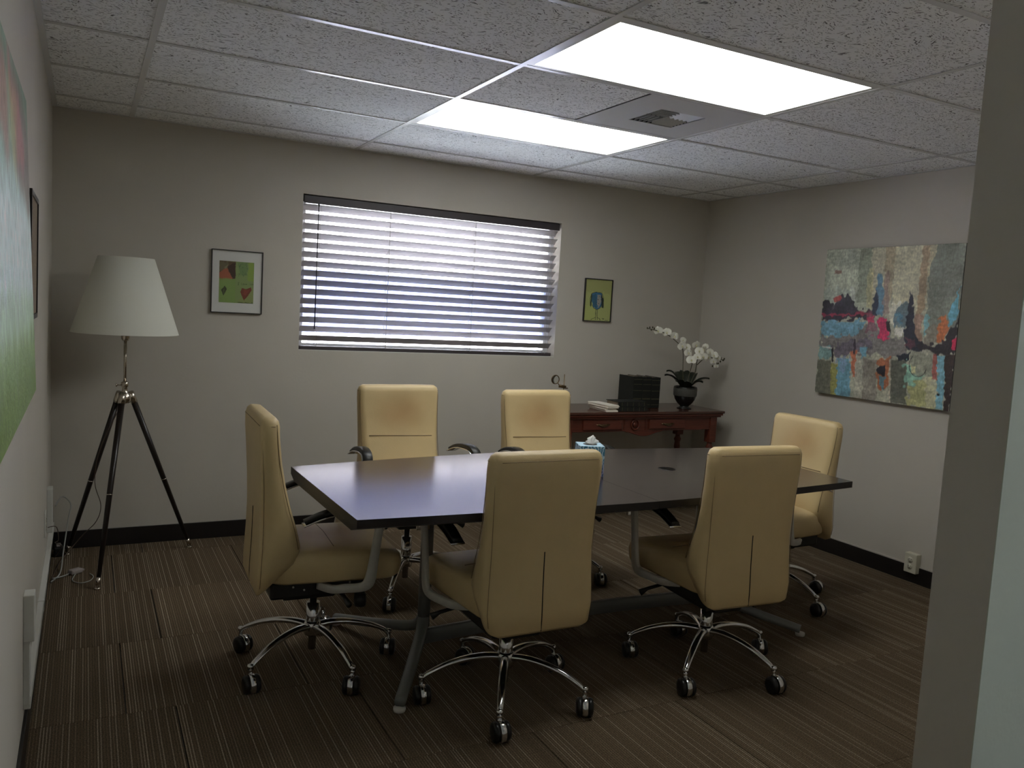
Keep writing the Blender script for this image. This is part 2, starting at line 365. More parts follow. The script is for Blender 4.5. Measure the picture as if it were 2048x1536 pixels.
# window_1: frame, sash and glass in the opening; exterior
wy0 = YW + .095
m = MB()
m.box(WX0, WX0 + .04, wy0, wy0 + .06, WZ0, WZ1, bev=.003).box(WX1 - .04, WX1, wy0, wy0 + .06, WZ0, WZ1, bev=.003)
m.box(WX0 + .04, WX1 - .04, wy0, wy0 + .06, WZ0, WZ0 + .04, bev=.003).box(WX0 + .04, WX1 - .04, wy0, wy0 + .06, WZ1 - .04, WZ1, bev=.003)
win = struct(m.build('window_1', M['vinyl']), 'wide window behind the blind')
xm = (WX0 + WX1) / 2
MB().box(WX0 + .038, WX1 - .038, wy0 + .028, wy0 + .032, WZ0 + .038, WZ1 - .038).build('pane', M['glass'], win)
def screen_mat():
    m = bpy.data.materials.new('tint screen'); m.use_nodes = True; n = m.node_tree.nodes; L = m.node_tree.links
    n.remove(n['Principled BSDF']); tr = n.new('ShaderNodeBsdfTransparent'); tr.inputs[0].default_value = (.27, .30, .41, 1); L.new(tr.outputs[0], n['Material Output'].inputs[0]); return m
M['screen'] = screen_mat()
MB().box(WX0 + .03, WX1 - .03, wy0 + .062, wy0 + .063, WZ0 + .10, 1.60).build('tint_screen', M['screen'], win)  # unseen tinted sheet added outside the glass to darken the lower slats
MB().box(WX0, WX1, YW + .001, wy0, WZ0 - .001, WZ0 + .004).build('window_sill', M['white_paint'], win)
wx = XR + .1
win2 = struct(MB().box(wx, wx + .05, RY0, RY0 + .04, RZ0, RZ1).box(wx, wx + .05, RY1 - .04, RY1, RZ0, RZ1).box(wx, wx + .05, RY0 + .04, RY1 - .04, RZ0, RZ0 + .04).box(wx, wx + .05, RY0 + .04, RY1 - .04, RZ1 - .04, RZ1).build('window_2', M['vinyl']), 'window beside the space behind the camera')
MB().box(wx + .02, wx + .024, RY0 + .04, RY1 - .04, RZ0 + .04, RZ1 - .04).build('pane', M['glass'], win2)
g = MB().box(-25, 25, YW + WT, 25, -.25, -.15).build('exterior_ground', M['ground']); struct(g, 'pale paving outside the window')
g = MB().box(-14, 16, 9.5, 10, -.15, 4.2).build('exterior_wall', M['stucco']); struct(g, 'pale building wall across from the window')
g = MB().box(XR + WT, 25, -25, YW + WT, -.25, -.15).build('exterior_ground', M['ground']); struct(g, 'pale paving outside the side window')

# ------------------------------------------------------------------ window blind
bl = thing('window_blind', 'white wide-slat horizontal blind half open in the bright window', 'blind', (xm, YW + .045, WZ0))
bw = (WX1 - WX0) / 2 - .008
MB().box(-bw, bw, -.028, .028, .885, .922, bev=.003).build('headrail', M['rail'], bl)
MB().box(-bw, bw, -.036, -.029, .872, .918, bev=.002).build('valance', M['rail'], bl)
MB().box(-bw, bw - .004, -.024, .024, .002, .026, bev=.004).build('bottom_rail', M['rail'], bl)
sw = .026; tilt = math.radians(41); prof = []
for i in range(9):
    t = -1 + 2 * i / 8; prof.append((t * sw, .0035 * (1 - t * t)))
ring = [(p, q + .0014) for p, q in prof] + [(p, q - .0014) for p, q in prof[::-1]]
def rotp(p, q): # room edge (negative y) up
    return (p * math.cos(tilt) + q * math.sin(tilt), -p * math.sin(tilt) + q * math.cos(tilt))
ring = [rotp(*a) for a in ring]
slat = MB().loft([[(-bw + .003, a, b) for a, b in ring], [(bw - .003, a, b) for a, b in ring]]).mesh('slat', M['slat'])
slat_z = [1.931 + .028 + .0 - .0556 * i - WZ0 - .028 + .026 for i in range(15)]
slat_z = [.852 - .0556 * i for i in range(15)]
for z in slat_z: link('slat', slat, bl, (0, 0, z))
for x in (.249, .836): # ladder cords and lift cords
    mm = MB(); xx = x - xm
    mm.tube([(xx, -.024, .88), (xx, -.024, .02)], .0013, 5).tube([(xx, .024, .88), (xx, .024, .02)], .0013, 5).tube([(xx + .006, 0, .88), (xx + .006, 0, .02)], .001, 5)
    for z in slat_z: mm.tube([(xx, -.024, z + .014), (xx, .024, z - .02)], .0008, 4)
    mm.build('ladder_cord', M['cord'], bl)
for x in (-.19, 1.41):
    mm = MB(); xx = x - xm
    mm.tube([(xx, -.024, .88), (xx, -.024, .02)], .001, 5).tube([(xx, .024, .88), (xx, .024, .02)], .001, 5)
    mm.build('ladder_cord', M['cord'], bl)
MB().tube([(-.206 - xm, -.040, .865), (-.207 - xm, -.042, .40), (-.209 - xm, -.044, .13)], [.003, .0035, .004], 6).lathe([(.002, .855), (.006, .86), (.006, .875), (.002, .88)], 10, (-.206 - xm, -.040, 0)).build('tilt_wand', M['wand'], bl)

# ------------------------------------------------------------------ ceiling lights and vent
for i, (r, lab) in enumerate(((0, 'large glowing rectangular ceiling light panel nearest the camera'), (2, 'glowing rectangular ceiling light panel nearer the window'))):
    cx, cy = T, (r + .5) * T
    L_ = thing('ceiling_light', lab, 'ceiling light', (cx, cy, H), 0, 'recessed ceiling lights')
    ax, ay = T - .013, T / 2 - .013
    MB().box(-ax, ax, -ay, -ay + .018, .001, .012).box(-ax, ax, ay - .018, ay, .001, .012).box(-ax, -ax + .022, -ay + .018, ay - .018, .001, .012).box(ax - .022, ax, -ay + .018, ay - .018, .001, .012).build('frame', M['tee'], L_)
    MB().box(-ax + .022, ax - .022, -ay + .018, ay - .018, .005, .009).build('lens', M['lamp'], L_)
    MB().box(-ax, ax, -ay, ay, .08, .085).box(-ax, ax, -ay, -ay + .003, .012, .08).box(-ax, ax, ay - .003, ay, .012, .08).build('housing', M['vent'], L_)
L_ = thing('ceiling_light', 'ceiling light panel over the space behind the camera', 'ceiling light', (T, -4.5 * T, H), 0, 'recessed ceiling lights')
vx, vy = 1.5 * T, 1.5 * T
V = thing('ceiling_vent', 'square white four-way air vent plate between the two ceiling lights', 'air vent', (vx, vy, H))
hh, q = T / 2 - .013, .125
m = MB()
hl = T / 2 - .002
for b in ((-hl, hh, -hh, -q), (-hl, hh, q, hh), (-hl, -q, -q, q), (q, hh, -q, q)): m.box(b[0], b[1], b[2], b[3], .0015, .004)
m.build('face_plate', M['vent'], V)
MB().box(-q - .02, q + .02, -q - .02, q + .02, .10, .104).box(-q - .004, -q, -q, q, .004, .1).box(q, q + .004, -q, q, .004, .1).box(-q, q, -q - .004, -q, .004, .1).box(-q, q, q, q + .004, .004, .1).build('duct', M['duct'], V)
def louver(x0, x1, y0, y1, n, horiz, sgn):
    for i in range(n):
        t = (i + .5) / n
        if horiz:
            y = y0 + (y1 - y0) * t; mt = Matrix.Translation((0, y, .010)) @ Matrix.Rotation(sgn * .95, 4, 'X'); MB().box(x0, x1, -.0085, .0085, -.0008, .0008, mtx=mt).build('louver', M['vent'], V)
        else:
            x = x0 + (x1 - x0) * t; mt = Matrix.Translation((x, 0, .010)) @ Matrix.Rotation(sgn * .95, 4, 'Y'); MB().box(-.0085, .0085, y0, y1, -.0006, .0006, mtx=mt).build('louver', M['vent'], V)
louver(-q, -.002, .002, q, 5, False, -1); louver(.002, q, .002, q, 5, True, -1)
louver(-q, -.002, -q, -.002, 5, True, 1); louver(.002, q, -q, -.002, 5, False, 1)

# ------------------------------------------------------------------ painted canvases as coloured mesh grids
def homog(src, dst):
    A = []; B = []
    for (x, y), (u, v) in zip(src, dst):
        A += [[x, y, 1, 0, 0, 0, -u * x, -u * y], [0, 0, 0, x, y, 1, -v * x, -v * y]]; B += [u, v]
    h = np.linalg.solve(np.array(A, float), np.array(B, float)); return np.append(h, 1).reshape(3, 3)
def vnoise(shape, cells, seed):
    rng = np.random.RandomState(seed); cy, cx = cells; g = rng.rand(cy + 2, cx + 2)
    ys_, xs_ = np.linspace(0, cy, shape[0]), np.linspace(0, cx, shape[1]); yi, xi = ys_.astype(int), xs_.astype(int)
    fy, fx = (ys_ - yi)[:, None], (xs_ - xi)[None]; fy, fx = fy * fy * (3 - 2 * fy), fx * fx * (3 - 2 * fx)
    a, b, c, d = g[yi][:, xi], g[yi][:, xi + 1], g[yi + 1][:, xi], g[yi + 1][:, xi + 1]
    return a * (1 - fy) * (1 - fx) + b * (1 - fy) * fx + c * fy * (1 - fx) + d * fy * fx
class Canvas:  # rows from the top, sRGB 0..1
    def __init__(s, n, m_, base, seed=1, src=None):
        s.n, s.m_ = n, m_; s.a = np.zeros((n, m_, 3)) + np.array(base) / 255; s.seed = seed
        s.X, s.Y = np.meshgrid((np.arange(m_) + .5) / m_, (np.arange(n) + .5) / n)
        s.Hm = homog(src, [(0, 0), (1, 0), (1, 1), (0, 1)]) if src else None
    def poly(s, pts, col, al=1, rough=.016, cells=(45, 45)):
        if s.Hm is not None:
            q = []
            for x, y in pts: v = s.Hm @ np.array([x, y, 1]); q.append((v[0] / v[2], v[1] / v[2]))
            pts = q
        s.seed += 1
        nx = s.X + rough * (vnoise((s.n, s.m_), cells, s.seed) - .5) * 2; ny = s.Y + rough * (vnoise((s.n, s.m_), cells, s.seed + 99) - .5) * 2
        ins = np.zeros((s.n, s.m_), bool)
        for i in range(len(pts)):
            (x1, y1), (x2, y2) = pts[i], pts[i - 1]
            c = ((y1 > ny) != (y2 > ny)); ins ^= c & (nx < (x2 - x1) * (ny - y1) / ((y2 - y1) or 1e-9) + x1)
        k = (ins * al)[..., None]; s.a = s.a * (1 - k) + k * np.array(col) / 255
    def line(s, pts, wd, col, al=1, rough=0):
        for (x1, y1), (x2, y2) in zip(pts[:-1], pts[1:]):
            dx, dy = x2 - x1, y2 - y1; l = math.hypot(dx, dy) or 1; nx_, ny_ = -dy / l * wd / 2, dx / l * wd / 2
            s.poly([(x1 + nx_, y1 + ny_), (x2 + nx_, y2 + ny_), (x2 - nx_, y2 - ny_), (x1 - nx_, y1 - ny_)], col, al, rough)
    def blur(s, r, ax):
        b = np.pad(s.a, [(r, r) if k == ax else (0, 0) for k in range(3)], mode='edge'); n_ = s.a.shape[ax]
        s.a = sum(np.take(b, range(i, i + n_), ax) for i in range(2 * r + 1)) / (2 * r + 1)
    def grain(s, amt, cells): s.a = s.a * (1 + amt * (vnoise((s.n, s.m_), cells, s.seed + 500)[..., None] - .5) * 2)
    def mesh(s, name, w_, h_, material, gain=1.0): # in the XZ plane, facing -Y, origin at centre
        n, m_ = s.n, s.m_; me = bpy.data.meshes.new(name)
        xs_, zs_ = np.linspace(-w_ / 2, w_ / 2, m_ + 1), np.linspace(h_ / 2, -h_ / 2, n + 1)
        XX, ZZ = np.meshgrid(xs_, zs_); co = np.stack([XX, np.zeros_like(XX), ZZ], -1).reshape(-1, 3)
        i = (np.arange(n)[:, None] * (m_ + 1) + np.arange(m_)[None]).ravel(); f = np.stack([i, i + m_ + 1, i + m_ + 2, i + 1], -1)
        me.vertices.add(len(co)); me.vertices.foreach_set('co', co.ravel()); me.loops.add(f.size); me.loops.foreach_set('vertex_index', f.ravel())
        me.polygons.add(len(f)); me.polygons.foreach_set('loop_start', np.arange(len(f)) * 4); me.update(calc_edges=True)
        a = np.clip(s.a, 0, 1); lin = np.where(a <= .04045, a / 12.92, ((a + .055) / 1.055) ** 2.4) * gain; lin = np.clip(lin, 0, .95)
        at = me.color_attributes.new('paint', 'FLOAT_COLOR', 'CORNER'); cc = np.ones((n * m_, 4, 4)); cc[:, :, :3] = lin.reshape(-1, 1, 3); at.data.foreach_set('color', cc.ravel())
        me.materials.append(material); return me

# -- square abstract on the right wall (measured in a crop of the photo, warped to the canvas)
c = Canvas(330, 330, (152, 152, 132), 3, [(215, 158), (1280, 100), (1155, 1395), (118, 1245)])
P = c.poly
P([(215, 150), (560, 140), (545, 620), (180, 640)], (158, 164, 146), 1, .01)
P([(470, 140), (570, 135), (560, 560), (440, 560)], (118, 124, 106), .8, .012, (60, 12)); P([(560, 140), (680, 130), (660, 600), (545, 600)], (168, 164, 140), .9, .012, (60, 12))
P([(660, 130), (760, 125), (700, 560), (650, 560)], (150, 134, 104), .7, .012, (60, 12)); P([(740, 120), (960, 112), (900, 640), (700, 640)], (172, 168, 142), .9, .015, (60, 12))
P([(950, 112), (1010, 110), (960, 600), (890, 700)], (140, 112, 82), .7, .01, (60, 12)); P([(1000, 110), (1060, 108), (1010, 560), (960, 560)], (176, 166, 134), .7, .01, (60, 12))
P([(1060, 105), (1290, 95), (1220, 760), (970, 760), (1000, 300)], (112, 118, 106), .95, .012); P([(1110, 300), (1250, 260), (1230, 500), (1060, 560)], (104, 108, 98), .8, .03)
P([(270, 315), (325, 312), (322, 338), (268, 342)], (120, 92, 80), .9, .004); P([(190, 480), (300, 440), (380, 480), (440, 560), (300, 600), (190, 560)], (150, 160, 150), .7, .03)
P([(390, 430), (420, 430), (430, 540), (395, 540)], (190, 196, 186), .8, .01); P([(530, 300), (570, 300), (560, 600), (510, 600)], (176, 168, 116), .5, .012, (40, 12))
P([(700, 560), (820, 540), (810, 700), (720, 760), (690, 640)], (188, 186, 170), .9, .02)
# dark skyline, blue and red patches
P([(180, 480), (215, 560), (260, 600), (300, 520), (350, 490), (420, 540), (440, 620), (580, 640), (560, 680), (330, 690), (190, 705), (170, 640)], (44, 40, 50), .95, .03)
P([(200, 600), (330, 560), (440, 610), (420, 670), (210, 690)], (56, 50, 62), .8, .03); P([(262, 520), (325, 508), (318, 540), (270, 560)], (170, 70, 66), .9, .008)
P([(170, 650), (430, 640), (560, 630), (570, 655), (420, 660), (180, 665)], (160, 48, 70), .85, .012); P([(170, 700), (500, 690), (520, 800), (400, 850), (160, 830)], (96, 140, 160), 1, .025)
P([(160, 820), (420, 820), (560, 700), (700, 840), (830, 830), (850, 960), (700, 980), (160, 900)], (112, 108, 104), 1, .03); P([(400, 840), (560, 830), (560, 900), (260, 990), (250, 900)], (92, 84, 96), .9, .03)
P([(610, 340), (640, 340), (650, 560), (640, 660), (575, 660), (580, 520)], (78, 118, 146), .9, .012); P([(575, 520), (590, 440), (600, 560), (590, 660), (550, 640)], (40, 46, 66), .9, .01)
P([(640, 560), (665, 300), (690, 320), (680, 640), (640, 680)], (134, 112, 104), .7, .012); P([(505, 640), (575, 640), (585, 790), (510, 780)], (120, 70, 86), .7, .03)
P([(590, 690), (665, 680), (690, 760), (690, 845), (600, 845), (610, 760)], (196, 46, 88), 1, .02); P([(520, 670), (570, 665), (570, 720), (520, 720)], (190, 50, 84), .8, .012)
P([(665, 700), (700, 700), (695, 790), (672, 760)], (40, 38, 44), .9, .01); P([(735, 620), (790, 560), (850, 540), (840, 720), (760, 760), (730, 700)], (92, 112, 118), .95, .02); P([(745, 640), (790, 630), (790, 700), (745, 710)], (74, 118, 142), .8, .02)
P([(715, 760), (800, 760), (800, 820), (730, 815)], (196, 194, 184), .9, .015)
P([(858, 470), (868, 560), (880, 700), (900, 800), (940, 880), (950, 930), (830, 920), (800, 840), (815, 700), (840, 560)], (36, 38, 50), 1, .014); P([(820, 830), (860, 820), (900, 900), (830, 910)], (92, 52, 60), .8, .02)
P([(885, 650), (950, 640), (930, 880), (890, 800)], (140, 110, 92), .9, .012); P([(965, 640), (1000, 640), (985, 800), (950, 820)], (108, 160, 168), .9, .012)
P([(985, 740), (1080, 720), (1090, 880), (960, 880)], (118, 112, 98), .9, .02); P([(1075, 670), (1120, 660), (1160, 760), (1100, 860), (1050, 860)], (170, 94, 50), 1, .02)
P([(1240, 400), (1215, 680), (1150, 740), (1140, 640), (1190, 560)], (92, 156, 176), 1, .02); P([(960, 860), (1060, 880), (1150, 780), (1225, 680), (1200, 960), (1000, 950), (900, 900)], (38, 32, 36), .95, .02)
P([(1175, 840), (1215, 815), (1205, 925), (1178, 925)], (204, 40, 78), 1, .008)
# lower half: vertical runs
P([(140, 900), (250, 900), (240, 1000), (140, 990)], (104, 146, 148), .8, .02); P([(140, 1000), (250, 1010), (245, 1265), (118, 1250)], (98, 98, 84), 1, .015)
P([(245, 1020), (300, 1030), (290, 1270), (235, 1262)], (128, 126, 62), .9, .01, (60, 12)); P([(290, 970), (390, 980), (390, 1280), (280, 1270)], (92, 138, 156), 1, .015, (60, 12)); P([(300, 960), (370, 970), (360, 1080), (300, 1080)], (120, 140, 176), .6, .03)
P([(395, 930), (440, 930), (435, 1130), (405, 1130)], (186, 90, 58), .8, .012, (60, 12)); P([(430, 970), (490, 970), (480, 1290), (425, 1285)], (160, 158, 142), .9, .01, (60, 12)); P([(475, 900), (525, 895), (520, 980), (475, 980)], (86, 140, 164), .9, .015)
P([(490, 980), (600, 1000), (590, 1310), (480, 1295)], (128, 122, 110), 1, .01, (60, 12)); P([(600, 1000), (700, 980), (690, 1200), (640, 1240), (600, 1200)], (160, 86, 50), .9, .02); P([(600, 1045), (660, 1045), (660, 1120), (595, 1115)], (34, 32, 40), 1, .012)
P([(610, 1125), (660, 1125), (650, 1230), (630, 1230)], (82, 128, 146), .9, .01); P([(705, 990), (830, 1000), (825, 1345), (695, 1325)], (88, 90, 78), 1, .012, (60, 12)); P([(690, 1000), (706, 1000), (700, 1325), (688, 1322)], (170, 160, 140), .7, .004)
P([(740, 960), (850, 945), (840, 1000), (760, 1005)], (30, 34, 46), 1, .01); P([(790, 1010), (850, 1010), (960, 1120), (900, 1220), (830, 1220)], (118, 172, 150), .85, .03); P([(830, 1200), (1000, 1130), (1040, 1200), (1070, 1375), (830, 1345)], (160, 160, 104), .9, .03); P([(960, 1130), (1050, 1130), (1075, 1375), (960, 1360)], (172, 170, 140), .8, .02)
P([(850, 960), (960, 945), (1020, 980), (1060, 1120), (960, 1130), (870, 1100)], (132, 134, 116), .9, .012); P([(850, 1030), (905, 1040), (900, 1110), (865, 1090)], (176, 174, 126), .8, .01)
c.line([(845 + 68 + 68 * math.cos(a), 1040 + 88 * math.sin(a)) for a in np.linspace(-2.2, -5.9, 14)], 5, (36, 38, 42), .9)
P([(1020, 950), (1050, 960), (1060, 1150), (1030, 1150)], (150, 66, 60), .8, .01); P([(1060, 960), (1130, 960), (1110, 1380), (1060, 1375)], (104, 156, 172), .95, .012, (60, 12)); P([(1125, 960), (1200, 960), (1160, 1400), (1115, 1390)], (52, 40, 36), 1, .012, (60, 12))
P([(1060, 1258), (1080, 1258), (1080, 1275), (1062, 1272)], (20, 20, 24), 1, 0)
P([(245, 905), (262, 905), (262, 1010), (250, 1015)], (30, 28, 34), .9, .004); P([(170, 888), (250, 900), (250, 912), (175, 900)], (186, 186, 180), .9, .004); P([(415, 840), (432, 840), (430, 960), (415, 950)], (50, 42, 52), .9, .006)
c.grain(.10, (160, 110)); c.seed += 7; c.grain(.09, (60, 200)); c.seed += 7; c.grain(.10, (90, 40)); c.seed += 7; c.grain(.10, (12, 12)); c.blur(1, 0)
c.a = c.a * .86 + c.a.mean(-1, keepdims=True) * .14
pw, ph = .925, .908
A = thing('abstract_painting', 'square unframed abstract painting with blue, red and black blocks on right wall', 'painting', (XR - .002, 1.082, 1.457), -PI / 2)
MB().box(-pw / 2, pw / 2, -.034, 0, -ph / 2, ph / 2, bev=.002).build('stretcher', M['blackframe'], A)
link('canvas', c.mesh('canvas', pw - .002, ph - .002, M['paint'], 1.45), A, (0, -.0355, 0))

# -- long green / aqua painting on the left wall
c = Canvas(160, 200, (170, 190, 184), 21)
zt, zb = 0, 1
def band(y0, y1, col, al=1, rough=.04): c.poly([(-.1, y0), (1.1, y0), (1.1, y1), (-.1, y1)], col, al, rough, (6, 40))
band(-.1, .12, (92, 112, 96)); band(.1, .34, (112, 134, 122)); band(.3, .45, (150, 170, 166)); band(.4, .8, (176, 192, 192)); band(.66, .86, (150, 172, 150)); band(.78, 1.1, (104, 130, 74)); band(.88, 1.1, (84, 108, 46))
for i in range(46):
    x = R.uniform(0, 1); y0 = R.uniform(.3, .75); c.poly([(x, y0), (x + R.uniform(.005, .02), y0), (x + .01, y0 + R.uniform(.15, .4)), (x, y0 + .3)], R.choice([(196, 208, 206), (130, 158, 140), (170, 168, 180), (120, 148, 110)]), .22, .01, (4, 60))
c.poly([(.55, .05), (.98, .1), (1, .42), (.85, .34), (.6, .25)], (96, 84, 74), .8, .06, (10, 10)); c.poly([(.5, .05), (.8, .08), (.82, .25), (.6, .3)], (142, 92, 90), .8, .06, (10, 10)); c.poly([(.45, .1), (.65, .1), (.6, .34), (.5, .3)], (150, 140, 90), .6, .05)
c.poly([(.1, .05), (.4, .02), (.45, .2), (.2, .28)], (140, 70, 60), .5, .08, (10, 10))
c.blur(4, 0); c.blur(5, 1); c.blur(5, 0); c.blur(2, 1)
c.grain(.12, (30, 160))
pw, ph = 1.22, .81
A = thing('green_painting', 'large aqua and green canvas at left edge, nearest the camera', 'painting', (-1.577, -.06, 1.515), PI / 2)
A.rotation_euler = (math.radians(-1.85), 0, PI / 2)
MB().box(-pw / 2, pw / 2, -.010, -.004, -ph / 2, ph / 2, bev=.001).build('stretcher', M['matboard'], A)
link('canvas', c.mesh('canvas', pw, ph, M['paint'], 1.8), A, (0, -.011, 0))
A = thing('dark_framed_picture', 'narrow dark framed picture on left wall beyond the green painting', 'picture', (XL + .003, 1.0, 1.503), PI / 2)
A.rotation_euler = (math.radians(.4), 0, PI / 2)
fw, fh, ft = .40, .41, .016
MB().box(-fw / 2, fw / 2, -.006, .0015, -fh / 2, -fh / 2 + ft).box(-fw / 2, fw / 2, -.006, .0015, fh / 2 - ft, fh / 2).box(-fw / 2, -fw / 2 + ft, -.006, .0015, -fh / 2 + ft, fh / 2 - ft).box(fw / 2 - ft, fw / 2, -.006, .0015, -fh / 2 + ft, fh / 2 - ft).build('frame', M['blackframe'], A)
MB().box(-fw / 2 + ft, fw / 2 - ft, -.002, .0015, -fh / 2 + ft, fh / 2 - ft).build('print', M['pagebrown'], A)

# -- two prints on the back wall
def framed(name, label, cx, cz, fw, fh, ft, matw, canvas, gain):
    A = thing(name, label, 'picture', (cx, YW - .001, cz))
    MB().box(-fw / 2, fw / 2, -.018, 0, -fh / 2, -fh / 2 + ft, bev=.001).box(-fw / 2, fw / 2, -.018, 0, fh / 2 - ft, fh / 2, bev=.001).box(-fw / 2, -fw / 2 + ft, -.018, 0, -fh / 2 + ft, fh / 2 - ft, bev=.001).box(fw / 2 - ft, fw / 2, -.018, 0, -fh / 2 + ft, fh / 2 - ft, bev=.001).build('frame', M['blackframe'], A)
    MB().box(-fw / 2 + ft, fw / 2 - ft, -.009, -.001, -fh / 2 + ft, fh / 2 - ft).build('mat_board', M['matboard'], A)
    return A
A = framed('heart_print', 'black framed print with white mat, diamond and red heart on green', -.663, 1.489, .282, .357, .0045, 0, None, 1)
c = Canvas(150, 122, (118, 140, 70), 40, [(362, 365), (985, 400), (965, 1155), (350, 1125)])
P = c.poly
P([(650, 380), (985, 400), (970, 1155), (640, 1140)], (122, 140, 88), 1, .004); P([(355, 700), (640, 700), (640, 1130), (350, 1125)], (120, 144, 80), 1, .004); P([(880, 400), (985, 400), (975, 750), (860, 740)], (126, 150, 62), .8, .03); P([(700, 1090), (960, 860), (968, 1155), (690, 1140)], (130, 138, 84), .8, .03)
P([(362, 365), (650, 385), (645, 700), (360, 690)], (92, 74, 52), 1, .006); P([(365, 380), (520, 390), (500, 520), (370, 560)], (104, 98, 74), .8, .03); P([(365, 690), (355, 600), (450, 510), (510, 510), (600, 700)], (150, 84, 58), 1, .01); P([(500, 500), (540, 440), (645, 400), (645, 695), (600, 700)], (66, 48, 38), 1, .02); P([(440, 500), (530, 420), (500, 490), (470, 520)], (130, 124, 92), .8, .008)
P([(395, 700), (480, 680), (590, 705), (540, 712), (460, 700), (370, 720)], (136, 128, 70), .9, .005)
P([(690, 395), (870, 400), (870, 520), (840, 620), (770, 640), (720, 580), (700, 470)], (104, 128, 80), .9, .02); 
for k in range(26): x, y = R.uniform(700, 865), R.uniform(400, 630); c.line([(x, y), (x + R.uniform(-40, 40), y + R.uniform(10, 50))], 6, (66, 84, 56), .55)
P([(455, 830), (497, 890), (435, 1005), (392, 905)], (64, 70, 46), 1, .006); P([(450, 855), (455, 950), (435, 990), (420, 900)], (84, 92, 62), .7, .01)
P([(765, 865), (830, 890), (925, 855), (940, 900), (870, 1010), (800, 1095), (760, 1010), (735, 940)], (112, 56, 40), 1, .006); P([(790, 900), (900, 900), (830, 1010), (790, 980)], (132, 62, 48), .7, .02)
# handwriting: I love yo
for st in ([(690, 765), (715, 765)], [(703, 765), (700, 815)], [(690, 815), (712, 815)], [(755, 770), (753, 808), (775, 808)], [(785, 790), (800, 790), (800, 808), (785, 808), (785, 790)], [(808, 790), (818, 808), (828, 790)], [(855, 805), (838, 805), (838, 792), (853, 792), (853, 798), (838, 799)], [(905, 790), (915, 803)], [(925, 790), (908, 822)], [(935, 792), (952, 792), (952, 808), (935, 808), (935, 792)], [(965, 792), (965, 806), (980, 806)]): c.line(st, 6, (70, 84, 46), .8)
pts = [(690 + i * 9, 1130 + R.uniform(-14, 14) + i * .5) for i in range(31)]; c.line(pts, 7, (40, 44, 30), .85)
link('print', c.mesh('print', .19, .235, M['print'], 1.15), A, (-.003, -.0095, -.002))
A = framed('face_print', 'small black framed print of a blue-haired face on yellow-green', 1.804, 1.522, .233, .303, .0055, 0, None, 1)
c = Canvas(170, 130, (164, 170, 108), 60, [(378, 112), (598, 126), (575, 472), (358, 462)])
P = c.poly
P([(378, 112), (598, 126), (592, 240), (370, 220)], (152, 154, 98), .8, .05); P([(360, 330), (470, 340), (440, 462), (358, 462)], (168, 176, 106), .8, .06)
P([(425, 240), (460, 225), (510, 235), (520, 290), (505, 350), (470, 375), (438, 350), (425, 300)], (62, 108, 140), 1, .006); P([(428, 250), (460, 240), (470, 300), (465, 365), (440, 345)], (52, 92, 116), .9, .02); P([(472, 250), (500, 250), (505, 310), (480, 360), (470, 320)], (150, 142, 132), .95, .015)
P([(505, 240), (526, 290), (520, 360), (508, 355), (505, 290)], (26, 40, 38), .95, .006); P([(425, 235), (415, 290), (415, 360), (422, 340), (430, 260)], (40, 60, 50), .9, .006)
for st in ([(412, 345), (412, 280), (425, 235), (460, 225), (510, 232), (524, 270), (524, 360)], [(428, 330), (440, 360), (468, 375), (495, 360), (510, 320)], [(460, 375), (458, 410), (456, 460)], [(472, 375), (470, 415), (472, 460)], [(455, 440), (425, 452), (418, 462)], [(472, 440), (492, 450), (495, 464)], [(470, 290), (478, 286), (484, 292)], [(486, 262), (494, 264)], [(478, 320), (488, 322)]): c.line(st, 3.5, (26, 30, 30), .9)
P([(508, 445), (530, 448), (522, 458)], (60, 66, 40), .8, 0); c.line([(535, 462), (560, 464)], 4, (60, 66, 40), .7)
link('print', c.mesh('print', .221, .291, M['print'], 1.1), A, (0, -.0095, 0))

# ------------------------------------------------------------------ wall outlets, raceway
def outlet_face(A, sz, n=1):
    for dz in ((.019, -.019) if n else ()):
        mm = MB(); mm.lathe([(.001, .0), (.0165, .0), (.0165, .002), (.001, .0025)], 20, (0, -sz, dz), axis=(0, -1, 0)); mm.build('socket', M['ivory'], A)
        MB().box(-.0075, -.0055, -sz - .003, -sz, dz, dz + .008).box(.0055, .0075, -sz - .003, -sz, dz, dz + .007).box(-.002, .002, -sz - .003, -sz, dz - .009, dz - .005).build('slot', M['slot'], A)
A = thing('surface_outlet', 'ivory surface-mounted double outlet box low on right wall', 'outlet', (XR, .755, .117), -PI / 2)
MB().box(-.038, .038, -.040, 0, -.056, .056, bev=.004).build('box', M['ivory'], A); outlet_face(A, .040)
A = thing('raceway', 'white cable raceway along left wall just above black baseboard', 'raceway', (XL, 1.6, .11))
MB().box(.0, .020, -1.0, 1.08, .015, .055, bev=.002).build('channel', M['white_paint'], A)
MB().box(.0, .022, -.15, -.13, .013, .057, bev=.001).build('joint_cover', M['white_paint'], A)
A = thing('raceway_box', 'white junction box on the near end of the left wall raceway', 'outlet', (XL, .62, .10))
MB().box(0, .030, -.03, .03, .24, .385, bev=.003).build('box', M['white_paint'], A)
MB().box(0, .018, -.024, .024, .04, .24, bev=.002).build('riser', M['white_paint'], A)
A = thing('raceway_box', 'white outlet box on left wall near the far corner', 'outlet', (XL, 2.30, .20))
MB().box(0, .024, -.04, .04, .02, .235, bev=.003).build('box', M['white_paint'], A)
A = thing('wall_outlet', 'flat wall outlet plate with a plug, left wall near the raceway', 'outlet', (XL, 2.02, .33), PI / 2)
MB().box(-.036, .036, -.006, 0, -.057, .057, bev=.002).build('plate', M['white_paint'], A); outlet_face(A, .006)

